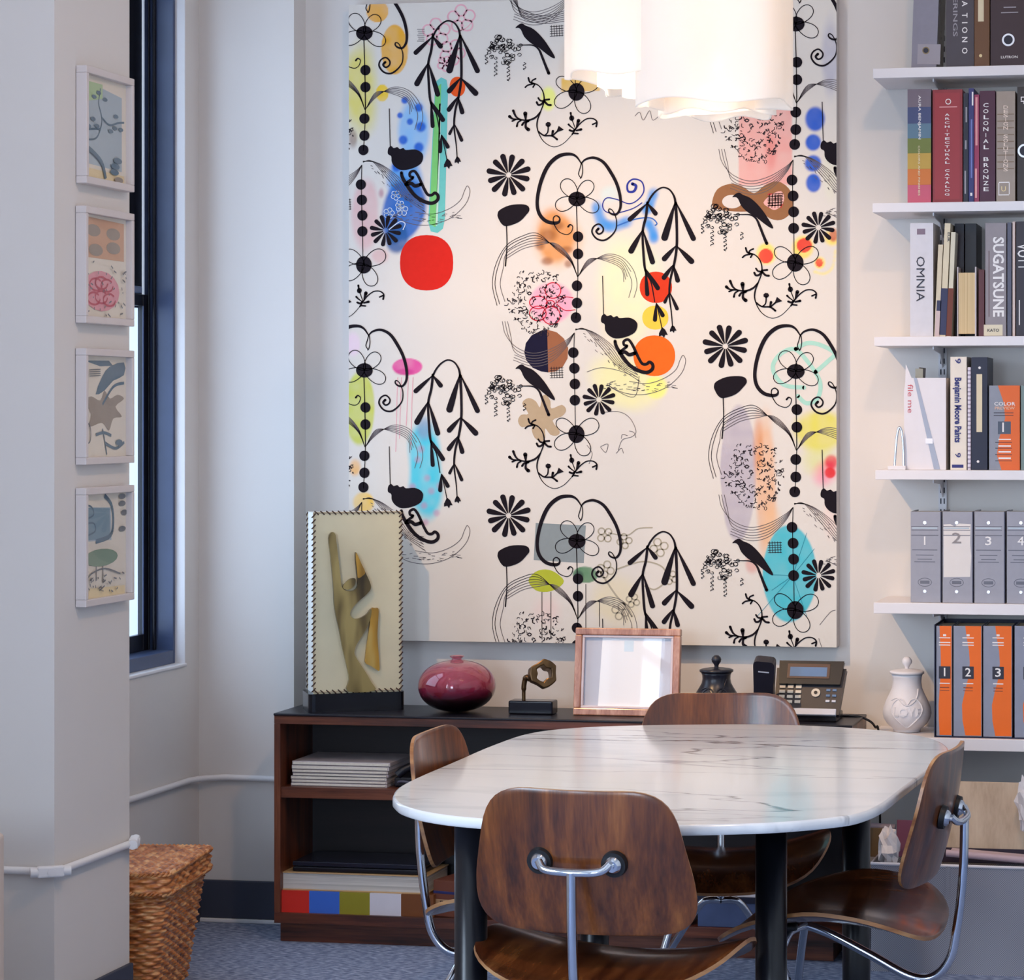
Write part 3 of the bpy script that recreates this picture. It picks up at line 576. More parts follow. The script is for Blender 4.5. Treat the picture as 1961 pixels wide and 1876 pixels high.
# pink stems below the magenta oval, small block of lettering-like strokes, thin curls
for x, y1 in ((765, 840), (778, 815), (787, 860), (758, 865)): D.stroke([(x + 4, 722), (x + 2, 770), (x, y1)], 1.4, PINKL, 1.5)
for j in range(7): D.stroke([(799 + (j % 3), 56 + j * 3.8), (813, 56 + j * 3.8)], 1.2, GREY, 2, 1)
for P in [[(1150, 790), (1184, 788), (1206, 800), (1218, 825), (1210, 836), (1192, 842), (1184, 862)], [(1205, 825), (1214, 828), (1218, 838)], [(1190, 840), (1192, 832), (1202, 834)], [(1124, 852), (1134, 868), (1128, 888)], [(1180, 868), (1190, 858), (1194, 868)], [(1150, 855), (1164, 850), (1160, 866), (1150, 856)],
          [(1124, 712), (1150, 704), (1180, 708), (1210, 718)], [(1170, 742), (1214, 760), (1224, 720)], [(1216, 222), (1225, 215), (1232, 230), (1244, 212), (1250, 230), (1262, 222)], [(1570, 1196), (1590, 1172), (1600, 1168)], [(1568, 1222), (1574, 1240)]]: D.stroke(P, 1.1, GREY, 2)
for j in range(6): D.stroke([(980 + j * 2, -2), (1000, 18 + j * 3), (1040, 30 + j * 3), (1084, 20 + j * 4)], 1.2, GREY, 2)
for (x1, y1) in [(1450, 1180), (1560, 1050), (1545, 1020), (1478, 1100), (1545, 1180), (1478, 1130)]: D.stroke([(1518, 1102), (x1, y1)], 0.9, ink('teal_line', (50, 140, 160)), 2)
for (x, y0, y1) in [(1038, 1133, 1224), (1055, 1133, 1224), (1122, 1118, 1202), (1148, 1150, 1200)]: D.stroke([(x, y0), (x, y1)], 1.3, THIN, 2, 1)
D.mb.build('painted_motifs', paintg)
# ================================================================ chairs
walnut = wood('walnut_ply', [(52, 23, 9), (84, 41, 15), (112, 60, 22), (138, 82, 36)], stretch=(20, 20, 0.7), rough=0.3, coat=0.35)
walnut_seat = wood('walnut_ply_seat', [(48, 21, 10), (74, 35, 16), (98, 51, 23), (122, 70, 34)], stretch=(20, 0.9, 20), rough=0.26, coat=0.4)
plyedge = wood('plywood_edge', [(112, 66, 36), (158, 108, 66), (186, 140, 94)], stretch=(3, 3, 40), rough=0.45, coat=0.1, fine=False)
chrome = M('chrome', (206, 210, 218), 0.09, metal=1.0, noise=0.02)
rubber = M('black_rubber', (16, 16, 20), 0.5, noise=0.05)

def rounded(corners, n=8):
    """corners: (x, z, radius) going round; returns a smooth convex outline"""
    pts = []; k = len(corners)
    for i in range(k):
        p = Vector(corners[i][:2]); a = Vector(corners[i - 1][:2]); b = Vector(corners[(i + 1) % k][:2]); r = corners[i][2]
        p0 = p + (a - p).normalized() * r; p2 = p + (b - p).normalized() * r
        for j in range(n + 1):
            t = j / n; c = 0.72; q = p0 * (1 - t) ** 3 + 3 * (p0 + (p - p0) * c) * t * (1 - t) ** 2 + 3 * (p2 + (p - p2) * c) * t * t * (1 - t) + p2 * t ** 3
            pts.append((q.x, q.y))
    out = []
    for i in range(len(pts)):                       # even out the long straight runs
        a, b = Vector(pts[i]), Vector(pts[(i + 1) % len(pts)]); out.append(pts[i]); m = int((b - a).length / 0.02)
        for j in range(1, m): q = a.lerp(b, j / m); out.append((q.x, q.y))
    return out

def shell(mb, outline, fmap, thick, mat, edge, rings=(1, .985, .93, .82, .66, .48, .3, .12)):
    n = len(outline); vs = []; fs = []
    for side in (0, 1):
        base = len(vs)
        for r in rings:
            for (x, z) in outline:
                p = Vector(fmap(x * r, z * r)); q1 = Vector(fmap(x * r + 1e-3, z * r)); q2 = Vector(fmap(x * r, z * r + 1e-3))
                nn = (q1 - p).cross(q2 - p).normalized(); vs.append(p + nn * (thick / 2 if side else -thick / 2) * (0.8 if r == 1 else 1))
        vs.append(Vector(fmap(0, 0)) + (Vector(fmap(1e-3, 0)) - Vector(fmap(0, 0))).cross(Vector(fmap(0, 1e-3)) - Vector(fmap(0, 0))).normalized() * (thick / 2 if side else -thick / 2))
        for k in range(len(rings) - 1):
            for j in range(n):
                f = (base + k * n + j, base + k * n + (j + 1) % n, base + (k + 1) * n + (j + 1) % n, base + (k + 1) * n + j)
                fs.append(f if side else f[::-1])
        c = len(vs) - 1; k = len(rings) - 1
        for j in range(n):
            f = (base + k * n + j, base + k * n + (j + 1) % n, c); fs.append(f if side else f[::-1])
    mb.add(vs, fs, mat, True)
    m2 = len(rings) * n + 1
    ev = [vs[j] for j in range(n)] + [vs[m2 + j] for j in range(n)]
    mb.add(ev, [(j, (j + 1) % n, n + (j + 1) % n, n + j) for j in range(n)], edge, False)
    return mb

BZ, BY, LEAN = 0.640, -0.235, math.radians(11)
def backmap(x, z):
    y = 0.62 * x * x + 0.45 * z * z
    yy = y * math.cos(LEAN) - z * math.sin(LEAN) ; zz = z * math.cos(LEAN) + y * math.sin(LEAN)
    return (x, BY + yy, BZ + zz)
def seatmap(x, y):
    k = 1 - 0.45 * max(0, y) / 0.23
    return (x, y + 0.02, 0.398 + 0.62 * x * x * k - 0.62 * y * y - (0.9 * (y - 0.12) ** 2 if y > 0.12 else 0))
def circ(pts, r, mat, T=None, n=12): return MB().tube(pts, r, mat, n, T=T)
def make_chair(label):
    t = thing('dining_chair', (0, 0, 0), label, 'chair', 'moulded plywood chairs round the marble table', world_parts=False)
    shell(MB(), rounded([(0.196, 0.152, 0.095), (0.234, -0.03, 0.018), (0.250, -0.155, 0.105), (-0.250, -0.155, 0.105), (-0.234, -0.03, 0.018), (-0.196, 0.152, 0.095)]), backmap, 0.010, walnut, plyedge).build('backrest', t)
    seat_o = [(p.x, p.y) for p in catmull([(0.0, 0.262), (0.14, 0.252), (0.235, 0.20), (0.282, 0.08), (0.288, -0.05), (0.262, -0.16), (0.17, -0.222), (0.0, -0.238), (-0.17, -0.222), (-0.262, -0.16), (-0.288, -0.05), (-0.282, 0.08), (-0.235, 0.20), (-0.14, 0.252)], 4, True)]
    shell(MB(), seat_o, seatmap, 0.011, walnut_seat, plyedge).build('seat', t)
    R = 0.0105; zb = 0.628; yb = backmap(0, zb - BZ)[1] - 0.042
    fr = MB(); fr.tube(catmull([(0, yb, zb), (0, yb + 0.004, 0.50), (0, yb + 0.018, 0.38), (0, yb + 0.035, 0.305), (0, yb + 0.075, 0.262), (0, yb + 0.13, 0.262), (0, -0.05, 0.307), (0, 0.05, 0.352), (0, 0.13, 0.374)], 8), R, chrome, 16)
    fr.build('spine', t)
    cb = MB(); pk = [backmap(s * 0.080, 0.004) for s in (-1, 1)]
    yp = pk[0][1]
    cb.tube(catmull([(-0.076, yp - 0.026, pk[0][2]), (-0.062, yp - 0.036, zb + 0.004), (-0.03, yb + 0.001, zb), (0.03, yb + 0.001, zb), (0.062, yp - 0.036, zb + 0.004), (0.076, yp - 0.026, pk[0][2])], 6), 0.0085, chrome, 14)
    cb.build('crossbar', t)
    for s, p in zip((-1, 1), pk):
        a = Vector(p); d = Vector((0, -1, -0.18)).normalized()
        pu = MB().tube([a + d * 0.004, a + d * 0.016], [0.028, 0.026], rubber, 28).build('shock_mount', t)
        MB().tube([a + d * 0.014, a + d * 0.020, a + d * 0.026], [0.019, 0.018, 0.012], chrome, 24).tube([a + d * 0.024, a + d * 0.031], [0.006, 0.005], chrome, 12).build('bolt', pu)
    FR = 0.0098
    for s in (-1, 1):
        MB().tube(catmull([(0, 0.10, 0.366), (s * 0.05, 0.115, 0.366), (s * 0.085, 0.125, 0.352), (s * 0.12, 0.145, 0.27), (s * 0.185, 0.187, 0.03), (s * 0.188, 0.190, 0.012)], 6), FR, chrome, 14).build('leg', t)
        MB().tube(catmull([(0, -0.155, 0.243), (s * 0.03, -0.160, 0.243), (s * 0.055, -0.165, 0.230), (s * 0.10, -0.195, 0.16), (s * 0.175, -0.245, 0.03), (s * 0.178, -0.247, 0.012)], 6), FR, chrome, 14).build('leg', t)
    for (x, y) in ((0.188, 0.190), (-0.188, 0.190), (0.178, -0.247), (-0.178, -0.247)):
        MB().lathe([(0, 0), (0.014, 0), (0.014, 0.010), (0.010, 0.016), (0, 0.016)], rubber, 20, c=(x, y, 0)).build('foot_glide', t)
    for s in (-1, 1):
        MB().lathe([(0, 0), (0.022, 0), (0.022, 0.014), (0, 0.014)], rubber, 20, c=(s * 0.09, 0.12, 0.372)).build('shock_mount', t)
    return t
def dup(root, loc, rz, label):
    r = root.copy(); COL.objects.link(r); r.location = loc; r.rotation_euler = (0, 0, rz); r['label'] = label
    for ch in list(root.children):
        c = ch.copy(); COL.objects.link(c); c.parent = r
        for g in ch.children: d = g.copy(); COL.objects.link(d); d.parent = c
    return r
CH_SC = 1.0
ch = make_chair('plywood chair nearest the viewer, back turned, with chrome T-shaped back support')
CHAIRS = [((-1.335, 5.396), -5, None), ((-1.386, 6.760), 191.5, 'plywood chair at the far side of the table, facing the viewer'),
          ((-1.71, 6.05), -90, 'plywood chair at the left end of the table, seen edge-on beside the magazines'), ((-0.925, 5.98), 85, 'plywood chair at the right end of the table, seen from the side')]
bpy.context.view_layer.update()
for (p, r, lab) in CHAIRS[1:]: dup(ch, (p[0], p[1], 0), math.radians(r), lab)
ch.location = (CHAIRS[0][0][0], CHAIRS[0][0][1], 0); ch.rotation_euler = (0, 0, math.radians(CHAIRS[0][1]))

# ================================================================ the table
def marble():
    m = bpy.data.materials.new('white_marble'); m.use_nodes = True; nt = m.node_tree; b = nt.nodes['Principled BSDF']; L = nt.links.new
    tc = nt.nodes.new('ShaderNodeTexCoord'); mp = nt.nodes.new('ShaderNodeMapping'); mp.inputs['Rotation'].default_value = (0, 0, 0.16); mp.inputs['Scale'].default_value = (0.5, 2.6, 1)
    L(tc.outputs['Object'], mp.inputs[0])
    def vein(scale, wid, dist, seed):
        n = nt.nodes.new('ShaderNodeTexNoise'); n.inputs['Scale'].default_value = scale; n.inputs['Detail'].default_value = 5; n.inputs['Distortion'].default_value = dist; n.noise_dimensions = '4D'; n.inputs['W'].default_value = seed
        L(mp.outputs[0], n.inputs['Vector'])
        a = nt.nodes.new('ShaderNodeMath'); a.operation = 'SUBTRACT'; a.inputs[1].default_value = 0.5; L(n.outputs['Fac'], a.inputs[0])
        c = nt.nodes.new('ShaderNodeMath'); c.operation = 'ABSOLUTE'; L(a.outputs[0], c.inputs[0])
        r = nt.nodes.new('ShaderNodeMapRange'); r.inputs['From Min'].default_value = 0; r.inputs['From Max'].default_value = wid; r.inputs['To Min'].default_value = 1; r.inputs['To Max'].default_value = 0; L(c.outputs[0], r.inputs['Value']); return r
    v1, v2 = vein(1.25, 0.010, 0.7, 1.7), vein(1.5, 0.05, 0.8, 4.2)
    nm = nt.nodes.new('ShaderNodeTexNoise'); nm.inputs['Scale'].default_value = 1.1; L(mp.outputs[0], nm.inputs['Vector'])
    rm = nt.nodes.new('ShaderNodeMapRange'); rm.inputs['From Min'].default_value = 0.42; rm.inputs['From Max'].default_value = 0.62; L(nm.outputs['Fac'], rm.inputs['Value'])
    m1 = nt.nodes.new('ShaderNodeMath'); m1.operation = 'MULTIPLY'; L(v1.outputs[0], m1.inputs[0]); L(rm.outputs[0], m1.inputs[1])
    c1 = nt.nodes.new('ShaderNodeMixRGB'); c1.inputs[1].default_value = (*lin((232, 232, 232)), 1); c1.inputs[2].default_value = (*lin((196, 198, 204)), 1)
    s2 = nt.nodes.new('ShaderNodeMath'); s2.operation = 'MULTIPLY'; s2.inputs[1].default_value = 0.35; L(v2.outputs[0], s2.inputs[0]); L(s2.outputs[0], c1.inputs[0])
    c2 = nt.nodes.new('ShaderNodeMixRGB'); L(c1.outputs[0], c2.inputs[1]); c2.inputs[2].default_value = (*lin((112, 112, 118)), 1); L(m1.outputs[0], c2.inputs[0])
    L(c2.outputs[0], b.inputs['Base Color']); b.inputs['Roughness'].default_value = 0.16; b.inputs['Coat Weight'].default_value = 0.1
    return m
MAR = marble()
ZTB = 0.710
px_out = [(752, 1522), (764, 1506), (800, 1487), (870, 1457), (940, 1427), (1010, 1404), (1100, 1393), (1230, 1388), (1400, 1386), (1500, 1387), (1600, 1391), (1700, 1399), (1780, 1412), (1815, 1430), (1810, 1450), (1775, 1475), (1734, 1506), (1692, 1538), (1650, 1556), (1600, 1565), (1500, 1574), (1400, 1578), (1292, 1580), (1180, 1579), (1050, 1576), (893, 1565), (816, 1555), (772, 1543), (756, 1533)]
out3 = [onZ(x, y, ZTB) for x, y in px_out]
outl = [(p.x, p.y) for p in catmull([(p.x, p.y) for p in out3], 5, True)]
tc_ = (sum(p[0] for p in outl) / len(outl), sum(p[1] for p in outl) / len(outl))
tab = thing('dining_table', (tc_[0], tc_[1], 0), 'rounded white marble-topped table on black cylindrical legs', 'table')
def inset(o, d): 
    n = len(o); res = []
    for i in range(n):
        a, b = Vector(o[i - 1]), Vector(o[(i + 1) % n]); t = (b - a).normalized(); res.append((o[i][0] + t.y * d * SGN, o[i][1] - t.x * d * SGN))
    return res
ar = sum(outl[i][0] * outl[(i + 1) % len(outl)][1] - outl[(i + 1) % len(outl)][0] * outl[i][1] for i in range(len(outl)))
SGN = -1 if ar > 0 else 1
tm = MB(); n = len(outl); lv = []
TT = 0.022
for (d, z) in [(0.006, ZTB), (0.0017, ZTB - 0.0017), (0, ZTB - 0.006), (0, ZTB - TT + 0.004), (0.004, ZTB - TT)]: lv.append([(p[0], p[1], z) for p in inset(outl, d)])
vs = [p for l in lv for p in l]
fs = [(k * n + i, k * n + (i + 1) % n, (k + 1) * n + (i + 1) % n, (k + 1) * n + i) for k in range(4) for i in range(n)]
tm.add(vs, fs, MAR, True)
for l, flip in ((lv[0], False), (lv[-1], True)):
    tr = tessellate_polygon([[Vector((p[0], p[1], 0)) for p in l]]); tm.add(l, [tuple(t) for t in tr], MAR, False)
tm.build('tabletop', tab)
black = M('black_steel', (12, 13, 20), 0.28, noise=0.1)
LEGS = [(-1.638, 5.346), (-1.046, 5.654), (-0.974, 6.43), (-1.566, 6.12)]
for (lx, ly) in LEGS: MB().lathe([(0, 0), (0.034, 0), (0.035, 0.004), (0.035, ZTB - TT), (0, ZTB - TT)], black, 32, c=(lx, ly, 0)).build('leg', tab)
apm = MB()
ap = inset(outl, 0.13); apm.add([(p[0], p[1], z) for z in (ZTB - TT, ZTB - TT - 0.014) for p in ap], [(i, (i + 1) % n, n + (i + 1) % n, n + i) for i in range(n)], black)
tr = tessellate_polygon([[Vector((p[0], p[1], 0)) for p in ap]]); apm.add([(p[0], p[1], ZTB - TT - 0.014) for p in ap], [tuple(t) for t in tr], black)
apm.build('underframe', tab)

# ================================================================ low shelf unit (credenza)
ZK = 0.6755; YK = 7.30; XK0 = -2.838; XK1 = -1.118
cwood = wood('dark_walnut', [(38, 16, 10), (74, 34, 20), (100, 50, 30), (124, 68, 42)], stretch=(1.6, 22, 26), rough=0.4, coat=0.15)
cwoodv = wood('dark_walnut_upright', [(38, 16, 10), (74, 34, 20), (100, 50, 30), (124, 68, 42)], stretch=(22, 22, 1.6), rough=0.4, coat=0.15)
blk = M('black_laminate', (24, 24, 34), 0.35, noise=0.1)
dark = wood('walnut_back_panel_shade', [(14, 9, 14), (24, 15, 20), (32, 20, 24)], stretch=(1.6, 22, 26), rough=0.5, coat=0)  # walnut darkened to near-black: shade of the open bays put into the colour
cr = thing('credenza', ((XK0 + XK1) / 2, (YK + YP) / 2, 0), 'low open walnut shelf unit with black top under the painting', 'cabinet')
zt1 = onY(600, 1387, YK).z; zb0 = onY(560, 1768, YK).z; zb1 = onY(560, 1748, YK).z
th = 0.019
MB().box((XK0 - 0.001, YK - 0.004, ZK - 0.007), (XK1 + 0.001, YP - 0.002, ZK), blk).build('top', cr, bevel=0.002)
MB().box((XK0, YK, zt1), (XK1, YP - 0.002, ZK - 0.007), cwood).build('top_board', cr, bevel=0.001)
MB().box((XK0, YK, zb0), (XK1, YP - 0.002, zb1), cwood).build('bottom_board', cr, bevel=0.001)
xd = onY(1097, 1600, YK).x
for x in (XK0, XK1 - th): MB().box((x, YK, zb1), (x + th, YP - 0.002, zt1), cwoodv).build('side_panel', cr, bevel=0.001)
MB().box((xd - th / 2, YK + 0.002, zb1), (xd + th / 2, YP - 0.012, zt1), cwoodv).build('divider', cr, bevel=0.001)
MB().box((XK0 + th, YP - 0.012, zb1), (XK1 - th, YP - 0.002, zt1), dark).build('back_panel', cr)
zs1 = onY(600, 1507, YK + .01).z; zs0 = onY(600, 1528, YK + .01).z
MB().box((XK0 + th, YK + 0.006, zs0), (xd - th / 2, YP - 0.012, zs1), cwood).build('shelf', cr, bevel=0.001)
MB().box((xd + th / 2, YK + 0.006, zs0), (XK1 - th, YP - 0.012, zs1), cwood).build('shelf', cr, bevel=0.001)
xb0, xb1 = onY(537, 1780, YK + 0.03).x, onY(1596, 1800, YK + 0.03).x
MB().box((xb0, YK + 0.03, 0), (xb1, YP - 0.03, zb0), cwood).build('plinth', cr, bevel=0.001)

# things inside the unit
def bx(name, px0, px1, py0, py1, Yf, dep, mat, label, cat, group=None, z0=None, bevel=0.002, extra=None):
    """a box-like thing whose front face fills a pixel rectangle on the plane Y = Yf"""
    ym = (py0 + py1) / 2; xa, xb = onY(px0, ym, Yf).x, onY(px1, ym, Yf).x; zt_ = onY((px0 + px1) / 2, py0, Yf).z; zb_ = onY((px0 + px1) / 2, py1, Yf).z if z0 is None else z0
    m = MB().box((xa, Yf, zb_), (xb, Yf + dep, zt_), mat)
    if extra: extra(m, xa, xb, zb_, zt_)
    return mesh1(m, name, (xa, Yf, zb_), label, cat, group, bevel=bevel)
rnd = random.Random(4)
magc = [M('magazine_spine_%d' % k, c, 0.4, noise=0.12, scale=90) for k, c in enumerate([(206, 196, 196), (188, 176, 176), (214, 206, 200), (176, 166, 172), (198, 186, 182)])]
pagem = M('page_block', (226, 216, 200), 0.8, noise=0.12, scale=160)
zc_ = zs1; xA = onY(557, 1480, YK + .03).x
names = ['lowest', 'second from the bottom', 'third from the bottom', 'middle', 'third from the top', 'second from the top', 'topmost']
for k in range(7):
    hgt = 0.0098 if k < 5 else 0.0125; jx = rnd.uniform(-0.003, 0.003); w_ = 0.295 if k < 5 else (0.300 if k == 5 else 0.302)
    if k == 6: jx += 0.004
    m = MB().box((xA + jx, YK + .035 + rnd.uniform(0, .004), zc_), (xA + jx + w_, YK + .25, zc_ + hgt - 0.0012), magc[k % 5])
    o = thing('magazine', (xA + jx, YK + .035, zc_), 'pale magazine lying flat, %s of the seven on the left shelf' % names[k], 'magazine', 'magazines stacked on the left shelf')
    m.build('cover', o, bevel=0.0008)
    MB().box((xA + jx + 0.004, YK + .0325, zc_ + 0.0022), (xA + jx + w_ - 0.004, YK + .245, zc_ + hgt - 0.0034), pagem).build('pages', o)
    zc_ += hgt
bkd = M('black_leatherette', (22, 22, 30), 0.35, noise=0.2, scale=50)
x1_ = onY(752, 1490, YK + .04).x; x2_ = onY(806, 1490, YK + .04).x
m = MB(); m.box((x1_, YK + .05, zs1), (x2_, YK + .2, zs1 + 0.03), bkd)
m.tube(catmull([(x1_ + .01, YK + .05, zs1 + .035), (x1_ + .03, YK + .06, zs1 + .052), (x1_ + .06, YK + .08, zs1 + .066), (x2_, YK + .1, zs1 + .07)], 5), 0.012, bkd)
m.tube(catmull([(x1_ + .015, YK + .045, zs1 + .016), (x1_ + .03, YK + .035, zs1 + .02), (x1_ + .06, YK + .04, zs1 + .016)], 5), 0.004, M('grey_strap', (80, 80, 96), 0.4))
mesh1(m, 'camera_bag', (x1_, YK + .05, zs1), 'small black bag with strap beside the magazines on the left shelf', 'bag', bevel=0.006)
xg = onY(909, 1440, YK + .03).x; zc_ = zs1
for k in range(11):
    hgt = 0.0098; jx = rnd.uniform(-0.002, 0.002)
    c = magc[3] if k % 2 else magc[0]
    o = mesh1(MB().box((xg + jx, YK + .035, zc_), (xg + .26 + jx, YK + .25, zc_ + hgt - .0014), c), 'magazine', (xg, YK + .035, zc_), ('grey magazine on top of the tall pile half hidden behind the marble table edge' if k == 10 else 'grey magazine lower in the tall pile half hidden behind the marble table'), 'magazine', 'magazines in the pile behind the table edge', bevel=0.0008)
    zc_ += hgt
# bottom left bay: colour-blocked book, thick cream book, black laptop
xa = onY(536, 1728, YK + .012).x; xb = onY(830, 1728, YK + .012).x; za = zb1; zh = onY(650, 1708, YK + .012).z
o = thing('colour_block_book', (xa, YK + .012, za), 'large flat book whose edge is red, blue, olive, white and brown blocks', 'book')
m = MB(); edges = [536, 592, 650, 708, 768, 830]; cols = [(214, 42, 28), (60, 108, 206), (150, 140, 34), (222, 216, 222), (120, 66, 24)]
for k in range(5):
    u0, u1 = onY(edges[k], 1728, YK + .012).x, onY(edges[k + 1], 1728, YK + .012).x
    m.box((u0, YK + .012, za), (u1, YK + .22, zh), M('colour_block_%d' % k, cols[k], 0.45))
m.build('block', o)
zi = zh; zj = onY(680, 1672, YK + .03).z; xa = onY(541, 1690, YK + .03).x; xb = onY(820, 1690, YK + .03).x
o = thing('book', (xa, YK + .03, zi), 'thick cream-paged book lying under the black laptop on the low shelf', 'book')
cb = M('buff_cover', (196, 158, 112), 0.5)
m = MB().box((xa, YK + .02, zi), (xb, YK + .23, zi + .004), cb).box((xa, YK + .02, zj - .003), (xb, YK + .23, zj), cb); m.build('cover', o, bevel=0.001)
MB().box((xa + .004, YK + .024, zi + .004), (xb - .004, YK + .228, zj - .003), wood('paper_edges', [(170, 164, 156), (204, 198, 190), (224, 218, 208)], stretch=(1, 1, 400), rough=0.8, coat=0)).build('pages', o)
zl = onY(680, 1652, YK + .03).z; xa = onY(560, 1660, YK + .03).x; xb = onY(808, 1660, YK + .03).x
o = thing('laptop', (xa, YK + .03, zj), 'closed black laptop lying on the thick cream book', 'laptop')
MB().box((xa, YK + .03, zj), (xb, YK + .22, zj + (zl - zj) * .5), M('laptop_black', (18, 18, 26), 0.3)).build('base', o, bevel=0.004)
MB().box((xa, YK + .03, zj + (zl - zj) * .55), (xb, YK + .22, zl), M('laptop_lid', (30, 32, 46), 0.22)).build('lid', o, bevel=0.003)
# tilted printed carton beside them
xa = onY(829, 1740, YK + .03).x; o = thing('carton', (xa, YK + .03, zb1), 'small brown printed carton lettered EUBS, tucked behind the left chair leg', 'box')
brn = M('carton_brown', (112, 62, 46), 0.5); tanc = M('carton_tan', (176, 140, 104), 0.5)
T = Matrix.Translation((xa, YK + .035, zb1)) @ Matrix.Rotation(math.radians(-14), 4, 'Z')
MB().box((0, 0, 0), (.13, .14, .105), brn, T).box((-.0006, -.0006, .022), (.1306, .02, .05), tanc, T).box((-.0006, -.0006, .066), (.1306, .02, .074), M('carton_blue', (40, 44, 96), 0.5), T).text('EUBS', M('carton_dark', (40, 22, 26), 0.5), T @ Matrix.Translation((.05, -.0012, .036)) @ Matrix.Rotation(PI / 2, 4, 'X'), 0.026).build('box_body', o, bevel=0.001)
# right bays: plastic sleeves and white file boxes glimpsed under the table
plast = M('clouded_plastic', (150, 166, 196), 0.15, trans=0.35, noise=0.2, scale=20)
whitep = M('white_card', (216, 220, 232), 0.5, noise=0.05); bluep = M('blue_card', (70, 88, 130), 0.4, noise=0.3, scale=14)
zr = zs1; xr0 = xd + .04
for k in range(6):
    x0_ = xr0 + .02 + k * .075
    pl = MB(); T = Matrix.Translation((x0_, YK + .04, zr)) @ Matrix.Rotation(math.radians(22 + 3 * k), 4, 'Y')
    pl.box((-.002, 0, 0), (.002, .2, .125), plast if k % 2 else bluep, T)
    mesh1(pl, 'plastic_folder', (x0_, YK + .04, zr), 'clouded plastic folder leaning over on the right-hand shelf behind the far chair', 'folder', 'plastic folders on the right-hand shelf', bevel=0.001)
bxs = [(xr0, .30, .012, .125, whitep, 'white file box with a dark lid line on the low right shelf, left one'), (xr0 + .325, .20, .012, .07, bluep, 'flat blue box on the low right shelf next to the white file box')]
for k, (x_, wd, dy, hh, mt, lab) in enumerate(bxs):
    o = thing('file_box', (x_, YK + dy, zb1), lab, 'box')
    MB().box((x_, YK + dy, zb1), (x_ + wd, YK + .24, zb1 + hh), mt).build('body', o, bevel=0.002)
    MB().box((x_ - .002, YK + dy - .002, zb1 + hh), (x_ + wd + .002, YK + .242, zb1 + hh + .018), M('navy_lid', (34, 38, 60), 0.3)).box((x_, YK + dy, zb1 + hh + .018), (x_ + wd, YK + .24, zb1 + hh + .028), whitep).build('lid', o, bevel=0.001)
# ================================================================ things on the credenza
def topz(px, py): return onZ(px, py, ZK)
# --- parchment box lamp with horn-like sculpture
parch = M('parchment', (222, 212, 178), 0.55, noise=0.10, scale=9, trans=0.0); parchw = M('white_panel', (232, 232, 226), 0.5, noise=0.04)
lace = M('brown_lacing', (70, 46, 34), 0.6); laceb = M('cream_lacing', (196, 180, 150), 0.6)
bc = onZ(700, 1350, ZK); rot = math.radians(28)
sc = Vector((bc.x, YK + 0.145, ZK))
sculp = bpy.data.objects.new('lacing_lamp', None); bpy.data.objects.remove(sculp)
lamp = thing('parchment_lamp', sc, 'tall parchment box lamp with laced edges and a bronze abstract relief, on a black base', 'lamp')
zbase = onY(700, 1327, YK + .05).z; ztop = onY(700, 982, YK + .05).z
W2, D2 = 0.129, 0.062
T = Matrix.Translation((sc.x, sc.y, 0)) @ Matrix.Rotation(rot, 4, 'Z')
pl = [(p.x, p.y) for p in [Vector(q) for q in rounded([(-W2 - .016, -D2 - .012, .02), (W2 + .010, -D2 - .012, .02), (W2 + .010, D2 + .012, .02), (-W2 - .016, D2 + .012, .02)], 4)]]
MB().prism(pl, ZK, zbase, M('gloss_black_base', (12, 12, 20), 0.2)).build('x') if False else None
MB().prism(pl, ZK, zbase - 0.003, M('gloss_black_base', (14, 14, 22), 0.22), T).build('base', lamp, bevel=0.003)
MB().box((-W2, -D2, zbase - .003), (W2, -D2 + .004, ztop), parch, T).build('front_panel', lamp)
MB().box((-W2, -D2 + .004, zbase - .003), (-W2 + .004, D2, ztop), parchw, T).box((W2 - .004, -D2 + .004, zbase - .003), (W2, D2, ztop), parchw, T).box((-W2 + .004, D2 - .004, zbase - .003), (W2 - .004, D2, ztop), parchw, T).box((-W2 + .004, -D2 + .004, ztop - .004), (W2 - .004, D2 - .004, ztop), parchw, T).build('shade_panels', lamp)
lc = MB()
def stitch(a, b, nrm):
    a, b = Vector(a), Vector(b); nn = int((b - a).length / 0.0165); t = (b - a).normalized(); nv = Vector(nrm)
    side = t.cross(nv)
    lc.tube([a, b], 0.0022, laceb, 8, T=T)
    for k in range(nn):
        p = a.lerp(b, (k + .5) / nn); lc.tube([p - t * .006 - side * .0055 + nv * .001, p + nv * .0036, p + t * .006 + side * .0055 + nv * .001], 0.0019, lace, 6, T=T)
yf = -D2
stitch((-W2, yf, zbase), (-W2, yf, ztop), (0, -1, 0)); stitch((W2, yf, zbase), (W2, yf, ztop), (0, -1, 0)); stitch((-W2, yf, ztop), (W2, yf, ztop), (0, -1, 0)); stitch((-W2, yf, zbase + .002), (W2, yf, zbase + .002), (0, -1, 0))
stitch((-W2, D2, zbase), (-W2, D2, ztop), (-1, 0, 0))
lc.build('lacing', lamp)
